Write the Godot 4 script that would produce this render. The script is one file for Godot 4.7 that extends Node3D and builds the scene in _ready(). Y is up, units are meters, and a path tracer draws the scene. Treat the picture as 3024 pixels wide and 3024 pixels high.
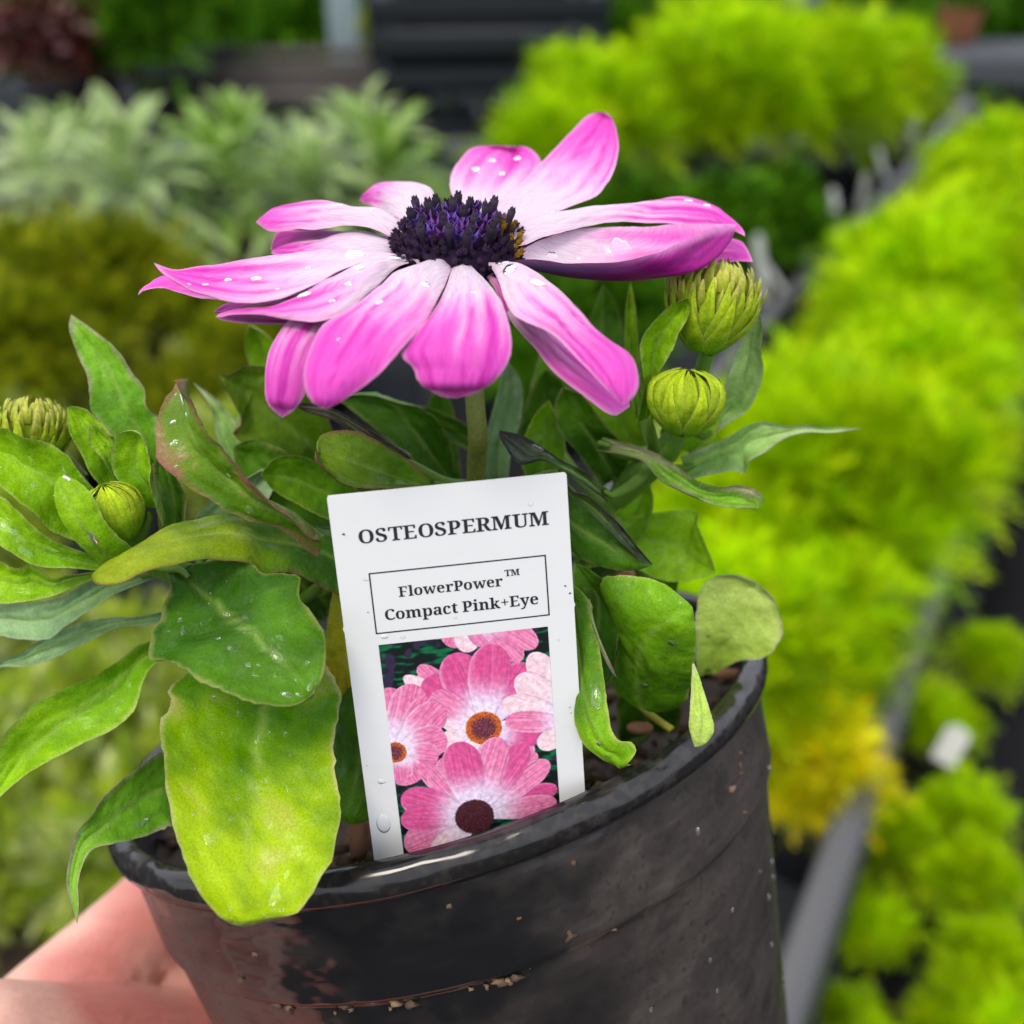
extends Node3D
# A potted pink cape daisy held in a hand at a garden centre, benches of bright foliage out of focus behind it.
# Close things are laid out in centimetres in front of the lens (pixel of the 3024 px photograph + depth), then turned to world metres.

const FOC := 3242.49
const PITCH := 30.0
const EYE := Vector3(0, 1.45, 0)
var rng := RandomNumberGenerator.new()
var fn := FastNoiseLite.new()
var right_v := Vector3.RIGHT
var up_v := Vector3.UP
var fwd_v := Vector3.FORWARD
var taken := {}
var M := {}

# ------------------------------------------------------------------ frames
func cm(v: Vector3) -> Vector3:      # lens centimetres (x right, y up, z away) -> world metres
	return EYE + (right_v * v.x + up_v * v.y + fwd_v * v.z) * 0.01
func dir(v: Vector3) -> Vector3:
	return (right_v * v.x + up_v * v.y + fwd_v * v.z).normalized()
func lens(px: float, py: float, z: float) -> Vector3:
	return Vector3((px - 1512.0) / FOC * z, (1512.0 - py) / FOC * z, z)
func W(px: float, py: float, z: float) -> Vector3:
	return cm(lens(px, py, z))
func G(px: float, py: float, h: float) -> Vector3:   # where the line of sight meets the level h (metres)
	var d := right_v * ((px - 1512.0) / FOC) + up_v * ((1512.0 - py) / FOC) + fwd_v
	return EYE + d * ((h - EYE.y) / d.y)

# ------------------------------------------------------------------ nodes
func numbered(called: String) -> String:
	if not taken.has(called):
		taken[called] = 0
		return called
	taken[called] += 1
	return "%s_%03d" % [called, taken[called]]
func thing(called: String, label: String, category: String, at := Vector3.ZERO, turn := 0.0, group := "", kind := "") -> Node3D:
	var o := Node3D.new()
	o.name = numbered(called)
	add_child(o)
	o.position = at
	o.rotation.y = turn
	tag(o, label, category, group, kind)
	return o
func tag(o: Node, label: String, category: String, group := "", kind := "") -> void:
	if label: o.set_meta("label", label)
	if category: o.set_meta("category", category)
	if group: o.set_meta("group", group)
	if kind: o.set_meta("kind", kind)
func put(mesh: Mesh, called: String, m: Material, parent: Node3D, in_world := false) -> MeshInstance3D:
	var o := MeshInstance3D.new()
	o.name = called
	o.mesh = mesh
	o.material_override = m
	if in_world and parent.get_parent() == self:
		o.position = -parent.position
	parent.add_child(o, true)
	return o
func struct(mesh: Mesh, called: String, m: Material, at := Vector3.ZERO, turn := 0.0) -> MeshInstance3D:
	var o := MeshInstance3D.new()
	o.name = numbered(called)
	o.mesh = mesh
	o.material_override = m
	add_child(o)
	o.position = at
	o.rotation.y = turn
	o.set_meta("kind", "structure")
	return o

# ------------------------------------------------------------------ mesh building
class Geo:
	var v := PackedVector3Array()
	var n := PackedVector3Array()
	var c := PackedColorArray()
	var uv := PackedVector2Array()
	var ix := PackedInt32Array()
	func vert(p: Vector3, nn: Vector3, col := Color.WHITE, t := Vector2.ZERO) -> int:
		v.append(p); n.append(nn); c.append(col); uv.append(t)
		return v.size() - 1
	func tri(a: int, b: int, d: int) -> void:
		ix.append(a); ix.append(b); ix.append(d)
	func quad(a: int, b: int, d: int, e: int) -> void:
		tri(a, b, d); tri(a, d, e)
	func mesh() -> ArrayMesh:
		for i in range(0, ix.size(), 3):      # front faces run clockwise round their normal
			var a := ix[i]
			var b := ix[i + 1]
			var d := ix[i + 2]
			if (v[b] - v[a]).cross(v[d] - v[a]).dot(n[a] + n[b] + n[d]) > 0.0:
				ix[i + 1] = d
				ix[i + 2] = b
		var arr := []
		arr.resize(Mesh.ARRAY_MAX)
		arr[Mesh.ARRAY_VERTEX] = v
		arr[Mesh.ARRAY_NORMAL] = n
		arr[Mesh.ARRAY_COLOR] = c
		arr[Mesh.ARRAY_TEX_UV] = uv
		arr[Mesh.ARRAY_INDEX] = ix
		var m := ArrayMesh.new()
		m.add_surface_from_arrays(Mesh.PRIMITIVE_TRIANGLES, arr)
		return m

func resample(p: PackedVector3Array, n: int) -> PackedVector3Array:
	var cum := PackedFloat32Array([0.0])
	for i in range(1, p.size()):
		cum.append(cum[i - 1] + maxf(p[i].distance_to(p[i - 1]), 1e-7))
	var out := PackedVector3Array()
	var k := 0
	for i in n + 1:
		var s := cum[-1] * i / n
		while k < p.size() - 2 and cum[k + 1] < s: k += 1
		var t := (s - cum[k]) / (cum[k + 1] - cum[k])
		out.append(p[k].cubic_interpolate(p[k + 1], p[maxi(k - 1, 0)], p[mini(k + 2, p.size() - 1)], clampf(t, 0, 1)))
	return out

func tube(g: Geo, pts: PackedVector3Array, radii: Array, col: Color, sides := 10, tip_col = null) -> void:
	var first := g.v.size()
	var side := Vector3.ZERO
	for i in pts.size():
		var d := (pts[mini(i + 1, pts.size() - 1)] - pts[maxi(i - 1, 0)]).normalized()
		if side == Vector3.ZERO: side = d.cross(Vector3(0.3, 0.8, 0.52)).normalized()
		side = (side - d * side.dot(d)).normalized()
		var other := d.cross(side)
		var f := float(i) / (pts.size() - 1)
		var fr := f * (radii.size() - 1)
		var r: float = lerpf(radii[int(fr)], radii[mini(int(fr) + 1, radii.size() - 1)], fr - int(fr))
		var cc: Color = col if tip_col == null else col.lerp(tip_col, f)
		for k in sides + 1:
			var a := TAU * k / sides
			var nn := side * cos(a) + other * sin(a)
			g.vert(pts[i] + nn * r, nn, cc, Vector2(float(k) / sides, f))
	for i in pts.size() - 1:
		for k in sides:
			var a := first + i * (sides + 1) + k
			g.quad(a, a + 1, a + sides + 2, a + sides + 1)
	var e := g.vert(pts[-1], (pts[-1] - pts[-2]).normalized(), col if tip_col == null else tip_col)
	for k in sides:
		var a := first + (pts.size() - 1) * (sides + 1) + k
		g.tri(a, a + 1, e)

func lathe(g: Geo, prof: PackedVector2Array, sides := 48, col := Color.WHITE, frame := Transform3D(), u_off := 0.0) -> void:
	var first := g.v.size()
	var len := 0.0
	for i in prof.size():
		if i: len += prof[i].distance_to(prof[i - 1])
		var d := prof[mini(i + 1, prof.size() - 1)] - prof[maxi(i - 1, 0)]
		var n2 := Vector2(d.y, -d.x).normalized() * -1.0
		for k in sides + 1:
			var a := TAU * k / sides
			var p := Vector3(prof[i].x * cos(a), prof[i].y, prof[i].x * sin(a))
			var nn := Vector3(n2.x * cos(a), n2.y, n2.x * sin(a))
			g.vert(frame * p, (frame.basis * nn).normalized(), col, Vector2(float(k) / sides + u_off, len))
	for i in prof.size() - 1:
		for k in sides:
			var a := first + i * (sides + 1) + k
			g.quad(a, a + 1, a + sides + 2, a + sides + 1)

func slab(size: Vector3, chamfer := 0.004) -> ArrayMesh:      # a box with chamfered edges
	var st := SurfaceTool.new()
	st.begin(Mesh.PRIMITIVE_TRIANGLES)
	var h := size / 2
	var b := minf(chamfer, minf(h.x, minf(h.y, h.z)) * 0.6)
	var pts := {}
	for sx in [-1, 1]: for sy in [-1, 1]: for sz in [-1, 1]:
		var s := Vector3(sx, sy, sz)
		pts[Vector4(sx, sy, sz, 0)] = Vector3(h.x, h.y - b, h.z - b) * s
		pts[Vector4(sx, sy, sz, 1)] = Vector3(h.x - b, h.y, h.z - b) * s
		pts[Vector4(sx, sy, sz, 2)] = Vector3(h.x - b, h.y - b, h.z) * s
	var add := func(poly: Array):
		var mid := Vector3.ZERO
		for p in poly: mid += p
		var nn: Vector3 = (poly[1] - poly[0]).cross(poly[2] - poly[0])
		if nn.dot(mid) > 0: poly.reverse()
		for i in range(1, poly.size() - 1):
			for p in [poly[0], poly[i], poly[i + 1]]: st.add_vertex(p)
	for ax in 3:
		var a2 := (ax + 1) % 3
		var a3 := (ax + 2) % 3
		for s in [-1, 1]:
			var poly := []
			for q in [[-1, -1], [-1, 1], [1, 1], [1, -1]]:
				var k := Vector4(0, 0, 0, ax)
				k[ax] = s; k[a2] = q[0]; k[a3] = q[1]
				poly.append(pts[k])
			add.call(poly)
			for t in [-1, 1]:
				var e := []
				for q in [[ax, -1], [ax, 1], [a2, 1], [a2, -1]]:
					var k := Vector4(0, 0, 0, q[0])
					k[ax] = s; k[a2] = t; k[a3] = q[1]
					e.append(pts[k])
				add.call(e)
	for sx in [-1, 1]: for sy in [-1, 1]: for sz in [-1, 1]:
		add.call([pts[Vector4(sx, sy, sz, 0)], pts[Vector4(sx, sy, sz, 1)], pts[Vector4(sx, sy, sz, 2)]])
	st.generate_normals()
	return st.commit()

# ------------------------------------------------------------------ materials
func noise_tex(freq: float, oct: int, as_normal := false, bump := 4.0, size := 256, ramp: Gradient = null, type := FastNoiseLite.TYPE_SIMPLEX_SMOOTH) -> NoiseTexture2D:
	var n := FastNoiseLite.new()
	n.noise_type = type
	n.frequency = freq
	n.fractal_octaves = oct
	n.seed = 7 + int(freq * 1000)
	var t := NoiseTexture2D.new()
	t.noise = n
	t.width = size; t.height = size
	t.seamless = true
	t.as_normal_map = as_normal
	t.bump_strength = bump
	if ramp: t.color_ramp = ramp
	return t
func mat(col: Color, rough := 0.6, vcol := false) -> StandardMaterial3D:
	var m := StandardMaterial3D.new()
	m.albedo_color = col.linear_to_srgb()
	m.albedo_color.a = 1.0
	m.roughness = rough
	m.vertex_color_use_as_albedo = vcol
	m.cull_mode = BaseMaterial3D.CULL_DISABLED
	return m
func relief(m: StandardMaterial3D, t: Texture2D, amount: float, scale := Vector3.ONE, tri := false, world := false) -> StandardMaterial3D:
	m.normal_enabled = true
	m.normal_texture = t
	m.normal_scale = amount
	m.uv1_scale = scale
	m.uv1_triplanar = tri
	m.uv1_world_triplanar = world
	return m
func back(m: StandardMaterial3D, c: Color) -> StandardMaterial3D:
	m.backlight_enabled = true
	m.backlight = c
	return m

func make_materials() -> void:
	var quilt := noise_tex(0.03, 5, true, 7.0)
	var fine := noise_tex(0.09, 3, true, 5.0)
	M.leaf = back(relief(mat(Color.WHITE, 0.42, true), quilt, 0.3, Vector3(0.5, 0.5, 1)), Color(0.36, 0.42, 0.1))
	M.leaf.metallic_specular = 0.32
	var wetness := Gradient.new()
	wetness.set_color(0, Color(0.3, 0.3, 0.3)); wetness.set_color(1, Color(0.72, 0.72, 0.72))
	wetness.set_offset(0, 0.32); wetness.set_offset(1, 0.6)
	M.leaf.roughness = 1.0
	M.leaf.roughness_texture = noise_tex(0.025, 4, false, 1.0, 256, wetness)
	M.petal = back(relief(mat(Color.WHITE, 0.5, true), quilt, 0.22, Vector3(1.6, 0.12, 1)), Color(0.5, 0.42, 0.48))
	M.petal.metallic_specular = 0.25
	var grain := Gradient.new()
	grain.set_color(0, Color(0.90, 0.90, 0.88)); grain.set_color(1, Color(1, 1, 1))
	grain.set_offset(0, 0.25); grain.set_offset(1, 0.62)
	M.leaf.albedo_texture = noise_tex(0.11, 4, false, 1.0, 512, grain)
	var lines := Gradient.new()
	lines.set_color(0, Color(0.95, 0.91, 0.94)); lines.set_color(1, Color(1, 1, 1))
	lines.set_offset(0, 0.3); lines.set_offset(1, 0.6)
	M.petal.albedo_texture = noise_tex(0.06, 3, false, 1.0, 512, lines)
	M.stem = relief(mat(Color.WHITE, 0.6, true), fine, 0.4, Vector3(1, 3, 1))
	M.floret = mat(Color.WHITE, 0.75, true)
	M.floret.metallic_specular = 0.22
	M.foliage = back(mat(Color.WHITE, 0.5, true), Color(0.5, 0.6, 0.1))
	M.foliage.metallic_specular = 0.2
	M.broad = back(mat(Color.WHITE, 0.45, true), Color(0.36, 0.42, 0.2))
	M.pot_black = relief(mat(Color(0.016, 0.016, 0.018), 0.38), fine, 0.2, Vector3(3, 3, 1))
	M.pot_grey = relief(mat(Color(0.16, 0.155, 0.15), 0.5), fine, 0.2, Vector3(3, 3, 1))
	M.terracotta = relief(mat(Color(0.36, 0.13, 0.06), 0.85), fine, 0.3, Vector3(3, 3, 1))
	M.soil = relief(mat(Color.WHITE, 0.95, true), fine, 0.8, Vector3(6, 6, 1))
	M.metal = relief(mat(Color(0.28, 0.28, 0.29), 0.45), fine, 0.15, Vector3(3, 3, 3), true)
	M.metal.metallic = 0.35
	M.rail = relief(mat(Color(0.075, 0.074, 0.077), 0.45), fine, 0.2, Vector3(6, 6, 6), true)
	M.dark_board = relief(mat(Color(0.02, 0.023, 0.026), 0.5), fine, 0.3, Vector3(5, 5, 5), true)
	M.grey_board = relief(mat(Color(0.085, 0.09, 0.1), 0.6), fine, 0.4, Vector3(5, 5, 5), true)
	M.wood = relief(mat(Color(0.12, 0.105, 0.095), 0.8), fine, 0.6, Vector3(5, 12, 5), true)
	M.mesh_black = mat(Color(0.009, 0.009, 0.01), 0.6)
	for k in ["dark_board", "grey_board", "mesh_black", "wood"]:
		M[k].roughness = 0.9
		M[k].metallic_specular = 0.2
	M.white_tag = mat(Color(0.55, 0.55, 0.53), 0.4)
	M.blue_post = mat(Color(0.3, 0.38, 0.4), 0.4)
	M.water = mat(Color(1, 1, 1), 0.02)
	M.water.albedo_color = Color(1, 1, 1, 0.03)
	M.water.transparency = BaseMaterial3D.TRANSPARENCY_ALPHA
	M.water.refraction_enabled = true
	M.water.refraction_scale = 0.033
	M.skin = relief(mat(Color.WHITE, 0.5, true), fine, 0.18, Vector3(30, 30, 30), true)
	M.skin.subsurf_scatter_enabled = true
	M.skin.subsurf_scatter_strength = 0.25
	M.ink = mat(Color(0.012, 0.012, 0.016), 0.4)

# ------------------------------------------------------------------ blades: petals, leaves, sepals
# edges a and b run from base to tip; the surface spans them, bulging by `bulge` cm or passing through the curve m.
# look(u, v, side, across_cm) -> Color
func blade(a: PackedVector3Array, b: PackedVector3Array, o: Dictionary) -> Dictionary:
	var nv: int = o.get("nv", 40)
	var nu: int = o.get("nu", 26)
	var A := resample(a, nv)
	var B := resample(b, nv)
	var C := PackedVector3Array()
	if o.has("m"): C = resample(o.m, nv)
	var bulge: float = o.get("bulge", 0.0)
	var crease: float = o.get("crease", 0.0)
	var wave: float = o.get("wave", 0.0)
	var sd: float = o.get("seed", 0.0)
	var ref: Vector3 = o.get("ref", Vector3(0, 0, -1))
	var ragged: float = o.get("ragged", 0.0)
	var P := []
	var total := 0.0
	var wide := 0.0
	for j in nv + 1:
		if j: total += (A[j] + B[j]).distance_to(A[j - 1] + B[j - 1]) * 0.5
		wide = maxf(wide, A[j].distance_to(B[j]))
	for j in nv + 1:
		var v := float(j) / nv
		var along := (A[mini(j + 1, nv)] + B[mini(j + 1, nv)] - A[maxi(j - 1, 0)] - B[maxi(j - 1, 0)]).normalized()
		var across := B[j] - A[j]
		var w := across.length()
		var nn := along.cross(across.normalized() if w > 1e-5 else Vector3.RIGHT)
		if nn.length() < 1e-4: nn = ref
		nn = nn.normalized()
		if nn.dot(ref) < 0: nn = -nn
		var ja := A[j] + across * (ragged * fn.get_noise_2d(v * 420.0 + sd * 13.0, sd * 7.0))
		var jb := B[j] - across * (ragged * fn.get_noise_2d(v * 420.0 + sd * 29.0, 90.0 + sd))
		var row := PackedVector3Array()
		for i in nu + 1:
			var u := 0.5 - 0.5 * cos(PI * i / nu)
			var p: Vector3
			if C.size():
				var ctrl := C[j] * 2.0 - (ja + jb) * 0.5
				p = ja * (1 - u) * (1 - u) + ctrl * 2.0 * u * (1 - u) + jb * u * u
			else:
				p = ja.lerp(jb, u)
			var k := 4.0 * u * (1.0 - u)
			var fall := minf(1.0, w / maxf(wide * 0.6, 1e-5))
			p += nn * (bulge * k * fall - crease * exp(-pow((u - 0.5) / 0.07, 2.0)) * fall)
			if wave > 0.0:
				p += nn * wave * fall * (fn.get_noise_3d(u * 60.0 + sd * 31.0, v * total * 28.0, sd * 17.0) + 0.7 * (1.0 - k) * fn.get_noise_2d(v * total * 45.0 + (300.0 if u > 0.5 else 0.0), sd * 11.0))
			row.append(p)
		P.append(row)
	# the midrib runs along a smooth curve, whatever the outline does
	var rib := PackedFloat32Array()
	for j in nv + 1:
		var v := float(j) / nv
		var m0 := (A[0] + B[0]) * 0.5
		var m1 := (A[nv / 2] + B[nv / 2]) * 0.5
		var m2 := (A[nv] + B[nv]) * 0.5
		var q := m0 * (1 - v) * (1 - 2 * v) + m1 * 4 * v * (1 - v) + m2 * v * (2 * v - 1)
		var ab := B[j] - A[j]
		rib.append(clampf((q - A[j]).dot(ab) / maxf(ab.length_squared(), 1e-6), 0.3, 0.7) if ab.length() > 0.05 else 0.5)
	var N := []
	for j in nv + 1:
		var row := PackedVector3Array()
		for i in nu + 1:
			var du: Vector3 = P[j][mini(i + 1, nu)] - P[j][maxi(i - 1, 0)]
			var dv: Vector3 = P[mini(j + 1, nv)][i] - P[maxi(j - 1, 0)][i]
			var nn := dv.cross(du)
			if nn.length() < 1e-7: nn = N[j - 1][i] if j else ref
			row.append(nn.normalized())
		N.append(row)
	var sum := Vector3.ZERO
	for j in range(1, nv): sum += N[j][nu / 2]
	var flip := -1.0 if sum.dot(ref) < 0 else 1.0
	var th: float = o.get("thick", 0.035)
	var g := Geo.new()
	var look: Callable = o.look
	for side in [1.0, -1.0]:
		var first := g.v.size()
		for j in nv + 1:
			var v := float(j) / nv
			for i in nu + 1:
				var u := 0.5 - 0.5 * cos(PI * i / nu)
				var wj := A[j].distance_to(B[j])
				var edge := minf(1.0, sqrt(minf(u, 1.0 - u) * wj / 0.06 + 1e-6)) * minf(1.0, sqrt((1.0 - v) * total / 0.06 + 1e-6))
				var nn: Vector3 = N[j][i] * flip
				g.vert(cm(P[j][i] + nn * side * th * 0.5 * edge), dir(nn * side), look.call(0.5 * u / rib[j] if u < rib[j] else 0.5 + 0.5 * (u - rib[j]) / (1.0 - rib[j]), v, side, wj, total), Vector2((u - 0.5) * wj, v * total))
		for j in nv:
			for i in nu:
				var q := first + j * (nu + 1) + i
				if side * flip > 0: g.quad(q, q + nu + 1, q + nu + 2, q + 1)
				else: g.quad(q, q + 1, q + nu + 2, q + nu + 1)
	return {"geo": g, "P": P, "N": N, "flip": flip, "nu": nu, "nv": nv, "th": th}

func arc(px: Array) -> PackedFloat32Array:      # share of the length at each point
	var out := PackedFloat32Array([0.0])
	for i in range(1, px.size() / 2):
		out.append(out[i - 1] + Vector2(px[2 * i] - px[2 * i - 2], px[2 * i + 1] - px[2 * i - 1]).length())
	for i in out.size(): out[i] /= out[-1] if i < out.size() - 1 else 1.0
	out[-1] = 1.0
	return out
func strip(px: Array, zs: Array, tilt := 0.0) -> PackedVector3Array:
	var out := PackedVector3Array()
	var n := px.size() / 2
	var share := arc(px)
	for i in n:
		var t := share[i]
		var z: float = zs[0] * (1 - t) * (1 - 2 * t) + zs[1] * 4 * t * (1 - t) + zs[2] * t * (2 * t - 1)
		out.append(lens(px[2 * i], px[2 * i + 1], z + tilt))
	return out

var drop_mesh: Mesh
var drops := []
func make_drop() -> void:
	for k in 4:
		var g := Geo.new()
		var prof := PackedVector2Array()
		for q in 9:
			var a := PI * 0.5 * q / 8.0
			prof.append(Vector2(cos(a), sin(a) * [0.34, 0.26, 0.2, 0.3][k]))
		prof.insert(0, Vector2(0.85, -0.1))
		prof.insert(0, Vector2(0.0001, -0.12))
		prof[-1].x = 0.0001
		lathe(g, prof, 24)
		for i in g.v.size():
			var a := atan2(g.v[i].z, g.v[i].x)
			var w := 1.0 + 0.5 * fn.get_noise_2d(cos(a) * 14.0 + k * 60.0, sin(a) * 14.0)
			g.v[i] = Vector3(g.v[i].x * w, g.v[i].y, g.v[i].z * w)
		drops.append(g.mesh())
	round_drop()
func round_drop() -> void:
	var g := Geo.new()
	var prof := PackedVector2Array()
	for k in 9:
		var a := PI * 0.5 * k / 8.0
		prof.append(Vector2(cos(a), sin(a) * 0.42))
	prof.insert(0, Vector2(0.85, -0.12))
	prof.insert(0, Vector2(0.0001, -0.14))
	prof[-1].x = 0.0001
	lathe(g, prof, 20)
	drop_mesh = g.mesh()
func drop_on(b: Dictionary, part: Node3D, u: float, v: float, r: float, stretch := 1.0) -> void:
	var i := clampi(int(round(acos(clampf(1 - 2 * u, -1, 1)) / PI * b.nu)), 1, b.nu - 1)
	var j := clampi(int(round(v * b.nv)), 1, b.nv - 1)
	var nn := dir(b.N[j][i] * b.flip)
	var at: Vector3 = cm(b.P[j][i]) + nn * b.th * 0.005
	var along := dir(b.P[j + 1][i] - b.P[j - 1][i])
	var s := along.cross(nn).normalized()
	along = nn.cross(s).normalized()
	var o := put(drops[int(u * 97.0 + v * 53.0) % 4], "water_drop", M.water, part)
	o.transform = Transform3D(Basis(s * r * 0.01, nn * r * 0.01, along * r * stretch * 0.01), at)

# ------------------------------------------------------------------ the flower
var FC := Vector3.ZERO
var FN := Vector3.ZERO
func on_flower(px: float, py: float, h: float) -> Vector3:
	var d := lens(px, py, 1.0)
	return d * ((FN.dot(FC) + h) / FN.dot(d))

func petal_edge(px: Array, h0: float, hm: float, ht: float, base: bool, side_h := 0.0) -> PackedVector3Array:
	var out := PackedVector3Array()
	var n := px.size() / 2
	var share := arc(px)
	if base:
		out.append(on_flower(lerpf(px[0], 1352, 0.5), lerpf(px[1], 737, 0.5), h0 - 0.06))
	for i in n:
		var t := 0.12 + 0.88 * share[i]
		var h := hm * (1.0 - pow((t - 0.42) / 0.42, 2.0)) if t < 0.42 else lerpf(hm, ht, pow((t - 0.42) / 0.58, 1.25))
		out.append(on_flower(px[2 * i], px[2 * i + 1], h0 + h + side_h * sin(PI * t)))
	return out

func petal_look(sd: float, front_dark := false, hot := 1.0) -> Callable:
	return func(u: float, v: float, side: float, w: float, _t: float) -> Color:
		var streak := fn.get_noise_2d(u * 95.0 + sd * 50.0, v * 9.0)
		var fine := fn.get_noise_2d(u * 420.0 + sd * 20.0, v * 26.0 + 60.0)
		var blot := fn.get_noise_2d(u * 60.0 + sd * 70.0, v * 90.0 + 10.0)
		var f := smoothstep(0.16, 0.8, v * 1.02 - 0.13 + 0.16 * streak + 0.07 * fine + 0.05 * blot) * hot
		var white := Color(0.69, 0.57, 0.65)
		var pink := Color(0.73, 0.085, 0.50)
		var deep := Color(0.56, 0.02, 0.36)
		var c := white.lerp(Color(0.76, 0.34, 0.61), smoothstep(0.0, 0.5, f)).lerp(pink, smoothstep(0.35, 0.95, f))
		c = c.lerp(deep, clampf(smoothstep(0.12, 0.5, streak + 0.3 * fine) * smoothstep(0.3, 0.9, f) * 0.75, 0, 1))
		var margin := minf(u, 1 - u) * w
		c = c.lerp(Color(0.76, 0.46, 0.62), 0.5 * (1.0 - smoothstep(0.0, 0.06, margin)))
		c = c.lerp(Color(0.5, 0.4, 0.64), 0.45 * (1.0 - smoothstep(0.0, 0.2, v + 0.1 * streak)))
		if side < 0 or front_dark:
			var und := Color(0.24, 0.15, 0.48).lerp(Color(0.34, 0.014, 0.22), smoothstep(0.2, 0.6, v + 0.15 * streak))
			und = und.lerp(Color(0.14, 0.006, 0.10), smoothstep(0.05, 0.45, streak) * 0.8)
			und = und.lerp(Color(0.68, 0.26, 0.55), 0.75 * (1.0 - smoothstep(0.0, 0.06, margin)))
			c = und
		return c

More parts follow.
